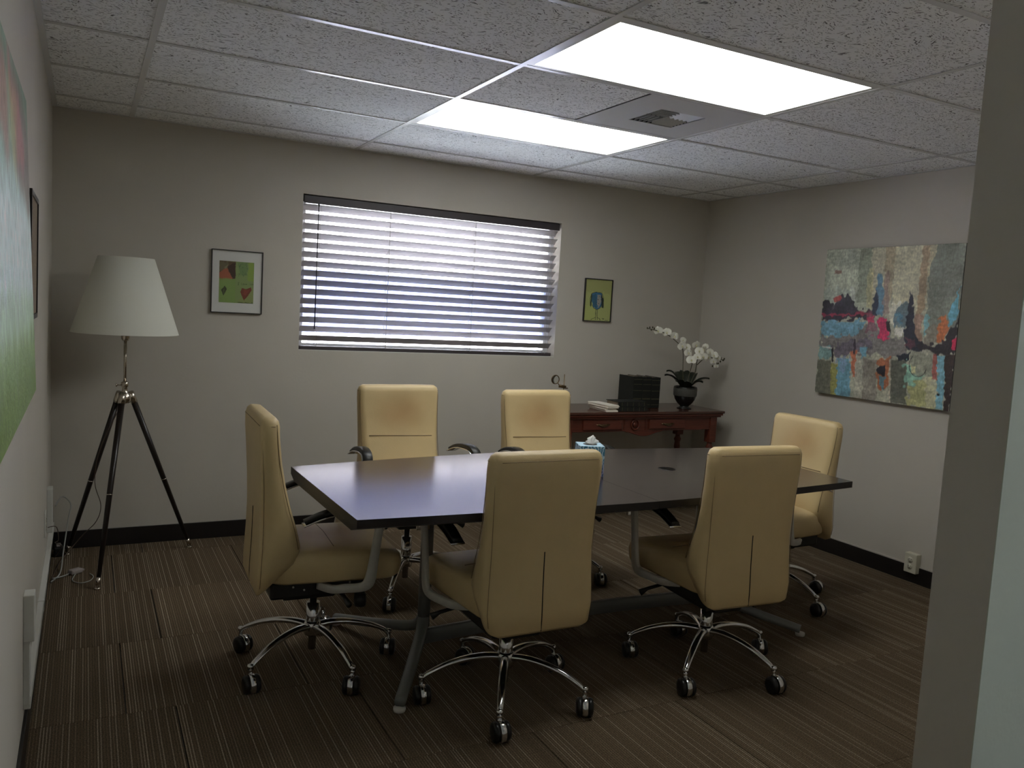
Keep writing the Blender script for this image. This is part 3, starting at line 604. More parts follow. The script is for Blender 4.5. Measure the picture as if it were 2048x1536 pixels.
# ------------------------------------------------------------------ conference table
tb = thing('conference_table', 'dark espresso boat-shaped conference table with grey metal base', 'table', (.47, .73, 0))
def tpt(x, y): return (x - .47, y - .73)
near = [(-.675, .25), (-.35, .232), (0, .216), (.35, .210), (.47, .210), (.8, .224), (1.2, .258), (1.62, .300)]
far = [(1.63, 1.16), (1.2, 1.21), (.8, 1.245), (.47, 1.253), (.2, 1.238), (-.2, 1.19), (-.45, 1.15), (-.69, 1.107)]
def half(sel, nm, xa, xb):
    n_ = [p for p in near if xa <= p[0] <= xb]; f2 = [p for p in far if xa <= p[0] <= xb]
    poly = [tpt(*p) for p in n_ + f2]; cx = sum(p[0] for p in poly) / len(poly); cy = sum(p[1] for p in poly) / len(poly)
    ins = [(x + (-.012 if x > cx else .012) * 0, y + (.06 if y < cy else -.06)) for x, y in poly]
    n = len(poly); mm = MB(); vs = [(x, y, .74) for x, y in poly] + [(x, y, .712) for x, y in poly] + [(x, y, .692) for x, y in ins]
    mm.add(vs, [list(range(n))], 0); mm.add(vs, [[i, (i + 1) % n, n + (i + 1) % n, n + i] for i in range(n)] + [[n + i, n + (i + 1) % n, 2 * n + (i + 1) % n, 2 * n + i] for i in range(n)] + [[2 * n + i for i in range(n)][::-1]], 1)
    mm.build(nm, [M['espresso'], M['espresso_edge']], tb)
near_l = near[:]; half(0, 'table_top', -1, .4701)
near = [(.4712, .210) if p[0] == .47 else p for p in near]; far = [(.4712, 1.253) if p[0] == .47 else p for p in far]
half(1, 'table_top', .4702, 2)
MB().box(-.86, .95, -.15, -.10, .66, .692).box(-.86, .95, .10, .15, .66, .692).box(-.75, -.62, -.3, .3, .665, .692).box(.70, .82, -.3, .3, .665, .692).build('underframe', M['black'], tb)
MB().lathe([(.040, .7395), (.040, .7408), (.036, .742), (.030, .7415)], 32, (.445, .0, 0), caps=(False, False)).build('grommet_ring', M['espresso_edge'], tb)
MB().lathe([(.001, .7402), (.030, .7403)], 24, (.445, .0, 0)).build('grommet_cap', M['black'], tb)
for sx_ in (-1, 1):
    cx = -.68 if sx_ < 0 else .73
    MB().tube([(cx, .07, .665), (cx, .07, .4), (cx, .07, .13)], [.025, .025, .025], 20).build('column', M['grey_metal'], tb)
    for sy in (-1, 1):
        fx = (-.445 - .47) if sx_ < 0 else (1.50 - .47); fy = (.41 - .73) if sy < 0 else (1.24 - .73)
        d = 0.0
        path = smooth_path([(cx, .07, .17), (cx + (fx - cx) * .12, .07 + (fy - .07) * .12, .115), (cx + (fx - cx) * .55, .07 + (fy - .07) * .55, .068), (fx, fy, .030)], 6)
        nn = len(path)
        MB().tube(path, [.025 - .004 * i / (nn - 1) for i in range(nn)], 14, flat=(.9, 1.0), up=(0, 0, 1)).build('foot', M['grey_metal'], tb)
        MB().lathe([(.001, 0), (.020, 0), (.022, .006), (.022, .014), (.001, .016)], 18, (fx, fy, 0)).build('glide', M['alu'], tb)
MB().ribbon([(-.68 + 1.41 * i / 12, .07, .085 + .018 * math.sin(PI * i / 12)) for i in range(13)], .060, .025, (0, 0, 1)).build('stretcher', M['grey_metal'], tb)

# ------------------------------------------------------------------ office chairs
def rrect(x0, x1, y0, y1, r, n=6):
    pts = []
    for cx, cy, a0 in ((x1 - r, y1 - r, 0), (x0 + r, y1 - r, 90), (x0 + r, y0 + r, 180), (x1 - r, y0 + r, 270)):
        for i in range(n + 1):
            a = math.radians(a0 + 90 * i / n); pts.append((cx + r * math.cos(a), cy + r * math.sin(a)))
    return pts
def cushion(levels, crown=.0, bowl=None):   # level: (z_back, z_front, half width, y_back, y_front, radius)
    rings = []
    for zb, zf, hw, yb, yf, r in levels:
        ring = []
        for x, y in rrect(-hw, hw, yb, yf, min(r, (yf - yb) / 2 - .001, hw)):
            t = (y - yb) / (yf - yb); ring.append((x * (1 if not bowl else bowl + (1 - bowl) * min(1, t * 1.6)), y, zb + (zf - zb) * t))
        rings.append(ring)
    def cap(ring, dz, steps=(.8, .5, .2)):
        c0 = [sum(p[i] for p in ring) / len(ring) for i in range(3)]; out = []
        for s in steps: out.append([tuple(c0[i] + (p[i] - c0[i]) * s + (dz * (1 - s * s) if i == 2 else 0) for i in range(3)) for p in ring])
        return out
    rings = cap(rings[0], -crown)[::-1] + rings + cap(rings[-1], crown)
    return rings
def q_(levels, a, n=4): return levels
B_LEV = [(.340, .462, .150, -.234, -.108, .03), (.333, .462, .182, -.240, -.100, .03), (.343, .472, .205, -.244, -.096, .035), (.40, .505, .216, -.243, -.094, .042), (.50, .565, .213, -.238, -.108, .045), (.60, .635, .209, -.236, -.130, .045),
         (.70, .71, .210, -.238, -.150, .040), (.80, .80, .213, -.243, -.168, .034), (.88, .88, .216, -.248, -.178, .032), (.925, .922, .216, -.248, -.180, .032), (.944, .940, .209, -.242, -.184, .028), (.953, .951, .194, -.232, -.193, .018)]
S_LEV = [(.376, .384, .205, -.17, .245, .05), (.374, .380, .228, -.19, .268, .055), (.384, .392, .238, -.198, .280, .055), (.44, .435, .242, -.200, .287, .055), (.478, .462, .238, -.198, .280, .055), (.492, .476, .224, -.19, .264, .055), (.498, .483, .20, -.17, .235, .05)]
me_back = MB().loft(cushion(B_LEV, .003)).mesh('backrest', M['leather'])
me_seat = MB().loft(cushion(S_LEV, .010, .80)).mesh('seat', M['leather'])
def yb_at(z): return np.interp(z, [l[0] for l in B_LEV[1:]], [l[3] for l in B_LEV[1:]])
def yf_at(z): return np.interp(z, [l[1] for l in B_LEV[2:]], [l[4] for l in B_LEV[2:]])
def hw_at(z): return np.interp(z, [l[0] for l in B_LEV[1:]], [l[2] for l in B_LEV[1:]])
mm = MB(); mm.tube([(0, yb_at(z) - .0004, z) for z in np.linspace(.338, .612, 8)], .0022, 6, flat=(1, .8)); me_slit = mm.mesh('back_zipper', M['slit'])
mm = MB()
z = .926
mm.tube([(x, -.2485, z - .001) for x in np.linspace(-.185, .185, 8)], .0012, 5)                 # across the top of the back panel
for s in (-1, 1):
    mm.tube([(s * .2146, y, z - .001) for y in (-.215, -.20)], .0014, 5)
    mm.tube([(s * (hw_at(z) - .006), yf_at(z) - .012, z) for z in np.linspace(.50, .93, 14)], .0014, 5)   # front corner seams
    mm.tube([(s * (hw_at(z) - .0125), yb_at(z) + .0085, z) for z in np.linspace(.37, .93, 14)], .0011, 5)  # rear corner seams
mm.tube([(x, yf_at(.70) + .0002, .70 + .003 * math.sin(x * 9)) for x in np.linspace(-.168, .168, 10)], .0022, 6)      # crease across the front
me_seam = mm.mesh('stitching', M['seamline'])
mm = MB(); mm.tube([(x, .03, .5095 - abs(x) * .055) for x in np.linspace(-.17, .17, 10)], .0013, 5); me_seam2 = mm.mesh('stitching', M['seamline'])
mm = MB()
mm.box(-.155, .155, -.19, .13, .306, .374, bev=.010).box(-.07, .07, -.13, .07, .268, .308, bev=.01)
mm.box(-.09, .09, -.232, -.18, .33, .47, bev=.008)
mm.tube([(.10, .05, .33), (.24, .06, .325), (.30, .062, .318)], [.007, .007, .011], 8); mm.tube([(-.10, .10, .33), (-.22, .12, .30), (-.25, .125, .285)], [.007, .008, .015], 8)
mm.lathe([(.001, -.02), (.022, -.02), (.024, 0), (.022, .025), (.001, .025)], 16, (.20, .13, .295)).box(.188, .212, .118, .142, .31, .375)
me_mech = mm.mesh('tilt_mechanism', M['black'])
mm = MB(); mm.lathe([(.001, 0), (.004, 0), (.004, .002), (.001, .003)], 8, axis=(1, 0, 0)); me_bolt = mm.mesh('bolts', M['alu'])
def piston(dz): return MB().lathe([(.001, .055), (.015, .055), (.015, .12), (.026, .12), (.026, .235 + dz * .6), (.014, .235 + dz * .6), (.014, .29 + dz), (.001, .29 + dz)], 20).mesh('gas_piston', [M['chrome']])
# star base: hub plus five arched arms in one casting
mm = MB(); mm.lathe([(.001, .115), (.030, .115), (.034, .125), (.034, .158), (.028, .170), (.001, .170)], 24)
for k in range(5):
    a = 2 * PI * k / 5; ca, sa = math.cos(a), math.sin(a)
    pr = smooth_path([(.02, .152), (.08, .156), (.16, .148), (.24, .126), (.285, .104), (.305, .085), (.308, .066)], 4)if 0 else None
    pts = smooth_path([(r * ca, r * sa, z) for r, z in ((.02, .150), (.08, .156), (.15, .150), (.22, .132), (.27, .110), (.298, .094), (.308, .078), (.308, .062))], 3)
    n = len(pts); mm.tube(pts, [.019 - .008 * min(1, i / (n * .7)) for i in range(n)], 12, flat=(.72, 1.0))
    mm.lathe([(.0125, -.004), (.0125, .006), (.009, .012), (.001, .013)], 12, (.308 * ca, .308 * sa, .088))
me_star = mm.mesh('star_base', M['chrome'])
# caster: chrome hood with two wheels
mm = MB(); mm.tube([(0, 0, .072), (0, 0, .056)], .007, 10)
arc = [(0, .018 + .0345 * math.cos(t), .0335 + .0345 * math.sin(t)) for t in np.linspace(math.radians(-45), math.radians(160), 16)]
mm.ribbon(arc, .019, .005, (1, 0, 0)); mm.box(-.008, .008, -.006, .008, .040, .060, bev=.003)
me_hood = mm.mesh('caster', M['chrome'])
mm = MB(); mm.lathe([(.001, -.009), (.026, -.009), (.0325, -.006), (.0335, .002), (.030, .009), (.020, .012), (.001, .012)], 24, axis=(1, 0, 0)); me_wheel = mm.mesh('wheel', M['rubber'])
# armrest
arm_path = [(.16, -.02, .366), (.215, .02, .364), (.252, .06, .376), (.264, .10, .378), (.268, .130, .386), (.270, .146, .415), (.272, .160, .52), (.274, .170, .60), (.275, .174, .630), (.274, .164, .650), (.272, .140, .662)]
def sgn(p, s): return [(s * x, y, z) for x, y, z in p]
me_arm = {}; me_pad = {}; me_tip = {}
for s in (-1, 1):
    p1 = smooth_path(sgn(arm_path, s), 4); n = len(p1)
    W = [.019 for i in range(n)]; TH = [.030 + .010 * math.exp(-((i / n - .45) / .09) ** 2) for i in range(n)]
    me_arm[s] = MB().ribbon(p1, W, TH, (s * 1, 0, 0)).mesh('arm_upright', M['alu'])
    p2 = smooth_path(sgn([(.276, .188, .600), (.277, .187, .636), (.275, .168, .664), (.271, .12, .678), (.268, .05, .677), (.264, -.03, .662), (.262, -.10, .636)], s), 5); n = len(p2)
    me_pad[s] = MB().ribbon(p2, [.046 - .012 * (i / n) ** 2 for i in range(n)], [.010 + .010 * math.sin(PI * min(1, i / n * 1.05)) for i in range(n)], (1, 0, 0)).mesh('arm_pad', M['black'])
    p3 = smooth_path(sgn([(.2765, .180, .598), (.277, .178, .630), (.275, .160, .654), (.271, .12, .666), (.268, .05, .664), (.264, -.03, .650), (.262, -.104, .623)], s), 5)
    me_tip[s] = MB().ribbon(p3, .052, .005, (1, 0, 0)).mesh('arm_band', M['chrome'])
def chair(label, hub, th, dz, phase, armdz=9, bscale=1):
    rz = -math.radians(th); c_ = thing('office_chair', label, 'chair', (hub[0], hub[1], 0), rz, 'tan leather office chairs around the table')
    link('seat', me_seat, c_, (0, 0, dz)); s_ = link('stitching', me_seam2, c_, (0, 0, dz))
    b_ = link('backrest', me_back, c_, (0, 0, dz + .335 * (1 - bscale))); b_.scale = (1, 1, bscale); link('stitching', me_seam, b_); link('back_zipper', me_slit, b_, label='dark vertical zip line up the rear panel')
    me = link('tilt_mechanism', me_mech, c_, (0, 0, dz))
    for y, z in ((-.11, .352), (-.07, .338), (.02, .35), (.10, .352)): link('bolt', me_bolt, me, (.1555, y, z))
    link('gas_piston', piston(dz), c_)
    ph = math.radians(phase) - rz
    st = link('star_base', me_star, c_, (0, 0, 0), (0, 0, ph))
    for k in range(5):
        a = ph + 2 * PI * k / 5
        ca = link('caster', me_hood, c_, (.308 * math.cos(a), .308 * math.sin(a), 0), (0, 0, -rz + math.radians(R.uniform(150, 205))))
        for s in (-1, 1): link('wheel', me_wheel, ca, (s * .0185, .018, .0335), (0, 0, 0 if s > 0 else PI))
    for s in (-1, 1):
        a_ = link('arm_upright', me_arm[s], c_, (0, 0, min(dz, armdz))); link('arm_pad', me_pad[s], a_); link('arm_band', me_tip[s], a_)
    return c_
chair('tan leather office chair at the left end of the table, seen from its side', (-.633, .905), 92, .012, 68, .0, 1.05)
chair('tan leather office chair in the middle foreground with its back to camera', (-.05, .385), 0, 0, 24)
chair('tan leather office chair right of the foreground one, back turned to camera', (.854, .33), 4, 0, 0)
chair('tan leather office chair facing camera, across the table under the window', (.0, 1.58), 180, .05, 21)
chair('tan leather office chair facing camera, beside the dark red console table', (.80, 1.55), 180, .03, 20)
chair('tan leather office chair at the right end of the table, below the square painting', (1.74, .88), -91, -.01, 62)

# ------------------------------------------------------------------ tissue box on the table
m_ = bpy.data.materials.new('tissue box print'); m_.use_nodes = True; n = m_.node_tree.nodes; L = m_.node_tree.links
t = n.new('ShaderNodeTexCoord'); k = n.new('ShaderNodeTexWave'); k.inputs['Scale'].default_value = 22; k.inputs['Distortion'].default_value = 9; k.inputs['Detail'].default_value = 2; k.inputs['Detail Scale'].default_value = 2
r = n.new('ShaderNodeValToRGB'); r.color_ramp.elements[0].position = .35; r.color_ramp.elements[1].position = .62; r.color_ramp.elements[0].color = (.05, .20, .32, 1); r.color_ramp.elements[1].color = (.50, .62, .72, 1)
s_ = n.new('ShaderNodeSeparateXYZ'); r2 = n.new('ShaderNodeValToRGB'); r2.color_ramp.elements[0].position = .02; r2.color_ramp.elements[0].color = (.60, .42, .66, 1); r2.color_ramp.elements[1].position = .08; r2.color_ramp.elements[1].color = (.9, 1, 1, 1)
mx = n.new('ShaderNodeMixRGB'); mx.blend_type = 'MULTIPLY'; mx.inputs[0].default_value = .9
L.new(t.outputs['Object'], k.inputs['Vector']); L.new(k.outputs[0], r.inputs[0]); L.new(t.outputs['Object'], s_.inputs[0]); L.new(s_.outputs['Z'], r2.inputs[0]); L.new(r.outputs[0], mx.inputs[1]); L.new(r2.outputs[0], mx.inputs[2]); L.new(mx.outputs[0], n['Principled BSDF'].inputs['Base Color']); n['Principled BSDF'].inputs['Roughness'].default_value = .5
A = thing('tissue_box', 'tall blue patterned tissue box with a white tissue, on the table', 'tissue box', (.474, .705, .7405), math.radians(-22))
MB().box(-.054, .054, -.054, .054, 0, .128, bev=.0015).build('carton', m_, A)
M['box_top'] = mat('tissue box top', (.42, .60, .72), .5, noise=.25, nscale=45)
MB().box(-.053, .053, -.053, .053, .128, .1288).build('top_panel', M['box_top'], A)
MB().lathe([(.001, .1289), (.030, .1291), (.030, .1294)], 20).build('opening', M['slot'], A)
rings = []
for i, (rad, z) in enumerate(((.010, .127), (.022, .133), (.020, .140), (.012, .147), (.014, .156), (.004, .163))):
    rings.append([((rad * (1 + .45 * math.sin(3 * a + i * 1.3)) * 1.15) * math.cos(a) + .002 * i, rad * .7 * (1 + .3 * math.sin(5 * a + i)) * math.sin(a), z + .006 * math.sin(2 * a + i)) for a in np.linspace(0, 2 * PI, 20, endpoint=False)])
MB().loft(rings).build('tissue', M['tissue'], A)

# ------------------------------------------------------------------ tripod floor lamp
lx, ly = -1.250, 2.36
A = thing('tripod_floor_lamp', 'tripod floor lamp with dark wooden legs and white conical shade', 'floor lamp', (lx, ly, 0))
topc = Vector((0, 0, .885))
for fx, fy in ((-1.369, 2.018), (-.905, 2.575), (-1.505, 2.62)):
    f0 = Vector((fx - lx, fy - ly, 0)); dirn = f0.copy(); dirn.z = 0; dirn.normalize(); tp = topc + dirn * .034; fv = Vector((f0.x, f0.y, .012))
    P_ = lambda t: tp + (fv - tp) * t
    lg = MB().tube([P_(.045), P_(.5), P_(.96)], [.0150, .0135, .010], 14).build('leg', M['ebony'], A)
    MB().tube([P_(-.01), P_(.05)], .0175, 14).build('leg_cap', M['nickel'], lg)
    MB().tube([P_(.535), P_(.539)], .0145, 14).build('leg_ring', M['nickel'], lg)
    MB().tube([P_(.955), P_(.995)], [.0115, .010], 12).lathe([(.001, 0), (.014, 0), (.014, .006), (.001, .008)], 12, (f0.x, f0.y, 0)).build('foot_tip', M['nickel'], lg)
MB().lathe([(.001, .84), (.022, .84), (.030, .855), (.030, .885), (.016, .892), (.012, .92), (.018, .925), (.018, .945), (.012, .95), (.001, .95)], 24).tube([(-.012, 0, .932), (-.036, -.004, .932)], .004, 8).lathe([(.001, 0), (.009, 0), (.009, .006), (.001, .006)], 10, (-.042, -.004, .932), axis=(1, 0, 0)).build('hub', M['nickel'], A)
MB().lathe([(.001, .94), (.0075, .94), (.0075, 1.16), (.001, 1.16)], 14).build('pole', M['nickel'], A)
MB().lathe([(.001, 1.155), (.014, 1.155), (.020, 1.165), (.022, 1.20), (.018, 1.23), (.001, 1.24)], 18).lathe([(.001, 1.24), (.012, 1.24), (.028, 1.30), (.026, 1.33), (.001, 1.36)], 18).build('socket', M['nickel'], A)
z0, z1, r0, r1 = 1.193, 1.570, .248, .129
MB().lathe([(r0, z0), (r1, z1), (r1 - .003, z1), (r0 - .003, z0), (r0, z0)], 64, caps=(False, False)).build('lamp_shade', M['shade'], A)
MB().tube([((r1 - .003) * math.cos(a), (r1 - .003) * math.sin(a), z1 - .01) for a in np.linspace(0, 2 * PI, 32, endpoint=False)], .002, 6, closed=True).tube([(-r1 + .004, 0, z1 - .01), (0, 0, z1 - .03), (r1 - .004, 0, z1 - .01)], .0018, 6).tube([(0, 0, 1.34), (0, 0, z1 - .03)], .0025, 6).build('shade_spider', M['nickel'], A)
# cords
def cord(name, pts, r, m_, label, cat='cable'):
    o = MB().tube(smooth_path(pts, 6), r, 6).build(name, m_); return tag(o, label, cat)
cord('lamp_cord', [(lx - .01, ly - .004, .84), (lx - .04, ly - .02, .78), (lx - .11, ly + .02, .60), (lx - .13, ly + .09, .42), (lx - .10, ly + .16, .28), (lx - .12, ly + .22, .18), (lx - .18, ly + .27, .10), (lx - .24, ly + .25, .03), (-1.54, 2.45, .004), (-1.565, 2.2, .003)], .0022, M['cable_brown'], 'thin brown cord hanging from the tripod lamp to the floor')
cord('floor_cable', [(-1.565, 2.17, .0045), (-1.53, 2.30, .0045), (-1.52, 2.45, .06), (-1.50, 2.60, .20), (-1.49, 2.66, .26), (-1.53, 2.68, .30), (-1.560, 2.6, .27)], .0035, M['cable_grey'], 'grey cable rising behind the lamp leg by the far left corner')
cord('extension_lead', [(-1.560, 2.22, .0045), (-1.52, 2.24, .0045), (-1.47, 2.29, .006)], .004, M['cable_grey'], 'short grey lead running from the left wall to the plastic plug')
cord('curled_lead', [(-1.463, 2.26, .005), (-1.475, 2.17, .0035), (-1.44, 2.12, .0035), (-1.40, 2.14, .004), (-1.385, 2.20, .004), (-1.40, 2.25, .004)], .0025, M['cable_grey'], 'curled grey lead end on carpet beside the front lamp foot')
cord('outlet_cord', [(XL + .014, 2.02, .312), (-1.54, 2.06, .30), (-1.535, 2.20, .20), (-1.555, 2.40, .13), (-1.53, 2.50, .08), (-1.56, 2.52, .02)], .002, M['cable_brown'], 'thin cord drooping from the outlet plate on left wall')
A = thing('plug_adapter', 'clear plastic plug adapter on the carpet by the lamp', 'adapter', (-1.463, 2.28, 0), .6)
MB().box(-.030, .030, -.018, .018, 0.001, .026, bev=.008).build('body', M['clearplastic'], A); MB().box(.030, .042, -.010, .010, .006, .018, bev=.003).build('plug_end', M['clearplastic'], A)
A = thing('power_adapter', 'small black power adapter in the far left corner', 'adapter', (-1.545, 2.62, 0), .1)
MB().box(-.022, .022, -.035, .035, 0.001, .05, bev=.006).build('body', M['black'], A); MB().box(-.012, .012, -.02, .02, .05, .062, bev=.003).build('strain_relief', M['clearplastic'], A)

# ------------------------------------------------------------------ console table
cx0, cx1, cy0, cy1, ct = 1.26, 2.625, 2.235, 2.70, .785
A = thing('console_table', 'dark red wooden console table with two drawers against back wall', 'console table', ((cx0 + cx1) / 2, (cy0 + cy1) / 2, 0))
hx, hy = (cx1 - cx0) / 2, (cy1 - cy0) / 2
MB().box(-hx, hx, -hy, hy, ct - .018, ct, bev=.004).build('table_top', M['cherry_top'], A)
MB().box(-hx + .008, hx - .008, -hy + .008, hy - .008, ct - .034, ct - .018, bev=.004).box(-hx + .018, hx - .018, -hy + .018, hy - .018, ct - .046, ct - .034, bev=.003).build('edge_moulding', M['cherry'], A)
az0, az1 = .632, ct - .046; yf = -hy + .035
ax = hx - .06
scal = []
n_ = 60
for i in range(n_ + 1):
    x = -ax + 2 * ax * i / n_; d = 0
    if abs(x) < .16: d = .030 * (1 + math.cos(PI * x / .16)) / 2 + .006
    scal.append((x, az0 + .018 - d))
poly = [(x, z) for x, z in scal] + [(ax, az1), (-ax, az1)]
mm = MB(); n2 = len(poly); mm.add([(x, yf, z) for x, z in poly] + [(x, yf + .02, z) for x, z in poly], [list(range(n2)), [n2 + i for i in range(n2)][::-1]] + [[i, n2 + i, n2 + (i + 1) % n2, (i + 1) % n2] for i in range(n2)])
mm.build('apron', M['cherry'], A)
MB().tube([(x, yf - .002, z + .004) for x, z in scal], .003, 6).build('apron_bead', M['cherry'], A)
MB().box(-ax, -ax + .02, yf + .02, hy - .03, .65, az1).box(ax - .02, ax, yf + .02, hy - .03, .65, az1).box(-ax, ax, hy - .05, hy - .03, .65, az1).build('side_rail', M['cherry'], A)
cm = (cx0 + cx1) / 2
for a, b in ((1.445, 1.752), (1.978, 2.29)):
    d = MB().box(a - cm, b - cm, yf - .012, yf - .0005, .664, .730, bev=.004).build('drawer', M['cherry'], A)
    c_ = (a + b) / 2 - cm
    MB().ribbon([(c_ - .055, yf - .014, .700), (c_ - .03, yf - .014, .697), (c_, yf - .014, .692), (c_ + .03, yf - .014, .697), (c_ + .055, yf - .014, .700)], [.004, .014, .022, .014, .004], .003, (0, 0, 1)).tube(smooth_path([(c_ - .035, yf - .015, .703), (c_ - .02, yf - .028, .694), (c_, yf - .030, .690), (c_ + .02, yf - .028, .694), (c_ + .035, yf - .015, .703)], 4), .003, 8).build('drawer_pull', M['brass'], d)
mx_ = 1.865 - cm
mm = MB(); mm.tube([(mx_ + .030 * math.cos(a), yf - .006, .694 + .034 * math.sin(a)) for a in np.linspace(0, 2 * PI, 28, endpoint=False)], .005, 8, closed=True)
md = mm.build('medallion', M['cherry'], A)
MB().lathe([(.020, 0), (.016, .006), (.008, .010), (.001, .011)], 20, (mx_, yf, .694), axis=(0, -1, 0)).build('medallion_boss', M['cherry'], md)
for e in (-.09, .086): MB().box(mx_ + e, mx_ + e + .004, yf - .004, yf, .655, .735).build('moulding_strip', M['cherry'], A)
prof = [(.001, 0), (.016, 0), (.022, .02), (.018, .05), (.014, .08), (.020, .12), (.026, .20), (.024, .30), (.016, .38), (.026, .40), (.016, .42), (.024, .46), (.020, .50), (.028, .52), (.018, .54), (.018, .555), (.001, .556)]
for x in (-hx + .075, hx - .075):
    for y in (-hy + .055, hy - .055):
        lg = MB().lathe(prof, 20, (x, y, 0)).build('leg', M['cherry'], A); MB().box(x - .030, x + .030, y - .028, y + .028, .556, az1, bev=.003).build('leg_block', M['cherry'], lg)

# items on the console
A = thing('orchid', 'white artificial orchid in a grey-banded black pot on the console', 'potted plant', (2.385, 2.40, ct + .0005))
MB().lathe([(.001, 0), (.052, 0), (.052, .004), (.032, .014), (.032, .020), (.052, .038), (.072, .068), (.081, .100), (.083, .152), (.080, .158), (.075, .158), (.075, .142), (.001, .140)], 36).build('pot', M['pot_black'], A)
MB().lathe([(.0812, .092), (.0825, .094), (.0840, .142), (.0832, .146)], 36, caps=(False, False)).build('pot_band', M['pot_grey'], A)
MB().lathe([(.001, .152), (.04, .151), (.073, .143)], 24).build('moss', M['soil'], A)
def leafmesh(p0, d, L_, w_, droop, lift):
    p0 = Vector(p0); d = Vector((d[0], d[1], 0)).normalized(); sd = Vector((-d.y, d.x, 0)); L0 = []; n = 10; mm = MB(); top = []; bot = []
    for i in range(n + 1):
        t = i / n; c_ = p0 + d * L_ * t + Vector((0, 0, lift * math.sin(PI * .6 * t) - droop * t * t)); w2 = w_ * math.sin(PI * (t * .86 + .10)) ** .8
        for j in (-1, -.5, 0, .5, 1): top.append(c_ + sd * w2 * j + Vector((0, 0, .010 * abs(j))))
    vs = top + [v - Vector((0, 0, .0015)) for v in top]; N = len(top); fs = []
    for i in range(n):
        for j in range(4): a = i * 5 + j; fs.append([a, a + 1, a + 6, a + 5]); fs.append([N + a, N + a + 5, N + a + 6, N + a + 1])
    return mm.add(vs, fs, 0, True)
for a, L_, w_, dr, li in ((165, .13, .018, .0, .085), (200, .10, .020, .01, .06), (130, .11, .014, .0, .11), (20, .10, .024, .0, .10), (60, .09, .026, 0, .11), (-8, .155, .013, 0, .07), (-60, .09, .024, .01, .06), (-110, .09, .024, .01, .05), (95, .08, .024, 0, .10)):
    a = math.radians(a); leafmesh((.03 * math.cos(a), .03 * math.sin(a), .148), (math.cos(a), math.sin(a)), L_ * 1.05, w_ * 1.5, dr, li).build('leaf', M['leaf'], A)
def flower_mesh():
    mm = MB()
    for k, (an, L_, w_) in enumerate(((90, .030, .015), (215, .029, .014), (325, .029, .014), (10, .033, .025), (170, .033, .025))):
        a = math.radians(an); d = Vector((math.cos(a), 0, math.sin(a))); sd = Vector((-math.sin(a), 0, math.cos(a))); n = 5; vs = []; fs = []
        for i in range(n + 1):
            t = i / n; ww = w_ * (math.sin(PI * (t * .85 + .1)) ** .7); yy = -.003 * (k > 2) - .008 * math.sin(PI * t * .9) + .006 * t
            for j in (-1, 0, 1): vs.append(d * L_ * t + sd * ww * j + Vector((0, yy - .003 * abs(j), 0)))
        for i in range(n):
            for j in range(2): q0 = i * 3 + j; fs.append([q0, q0 + 1, q0 + 4, q0 + 3])
        mm.add(vs, fs, 0, True)
    mm.tube([(0, -.004, .002), (0, -.014, -.002), (0, -.012, -.012)], [.003, .006, .003], 8, mi=1)
    return mm.mesh('flower', [M['petal'], M['lip']])
fm = flower_mesh()
def stem(pts): return MB().tube(smooth_path(pts, 6), .0028, 6).build('stem', M['stem'], A)
ox, oy, oz = 2.385, 2.40, ct
def W2(x, z, y=0): return (x - ox, y, z - oz)
stem([W2(2.37, .94), W2(2.35, 1.05), W2(2.34, 1.18), W2(2.32, 1.225), W2(2.25, 1.275), W2(2.17, 1.315), W2(2.08, 1.335), W2(2.01, 1.345)])
stem([W2(2.39, .94), W2(2.41, 1.03), W2(2.43, 1.12), W2(2.41, 1.165), W2(2.38, 1.20, -.03)])
stem([W2(2.41, .94), W2(2.46, 1.04), W2(2.475, 1.14), W2(2.50, 1.18, -.01), W2(2.56, 1.175, -.02), W2(2.62, 1.155, -.03), W2(2.69, 1.14, -.04)])
stem([W2(2.47, 1.10, -.005), W2(2.52, 1.16, -.04), W2(2.58, 1.15, -.06), W2(2.60, 1.11, -.07)])
def fl(x, z, y=0, s=1.0, rz=-.4, rx=0, ry=0):
    o = link('flower', fm, A, W2(x, z, y), (rx, ry, rz)); o.scale = (s, s, s)
for i, (x, z, y, s) in enumerate(((2.105, 1.335, 0, 1.0), (2.175, 1.325, -.01, 1.0), (2.24, 1.300, -.01, .95), (2.305, 1.235, -.02, 1.05), (2.33, 1.275, 0, .7), (2.37, 1.225, 0, .85), (2.365, 1.185, -.02, .95), (2.45, 1.245, 0, 1.0), (2.385, 1.135, -.04, 1.1),
        (2.46, 1.20, -.03, 1.0), (2.50, 1.215, -.02, .95), (2.52, 1.165, -.05, 1.1), (2.485, 1.165, -.05, 1.0), (2.55, 1.20, -.04, .8), (2.58, 1.175, -.05, .95), (2.57, 1.135, -.06, .8), (2.62, 1.16, -.05, .7), (2.60, 1.10, -.06, .55), (2.43, 1.16, -.05, .9), (2.54, 1.235, 0, .7))):
    fl(x, z, y, s, R.uniform(-.9, .1), R.uniform(-.3, .4), R.uniform(-.5, .5))
for x, z in ((2.07, 1.345), (2.045, 1.335), (2.03, 1.35), (2.01, 1.345), (2.055, 1.352)): MB().lathe([(.001, -.007), (.006, 0), (.004, .007), (.001, .009)], 10, W2(x, z)).build('bud', M['stem'], A)
for x, z in ((2.66, 1.155), (2.68, 1.14), (2.69, 1.15), (2.655, 1.13), (2.635, 1.115), (2.585, 1.095)): MB().lathe([(.001, -.007), (.006, 0), (.004, .007), (.001, .009)], 10, W2(x, z, -.04)).build('bud', M['stem'], A)

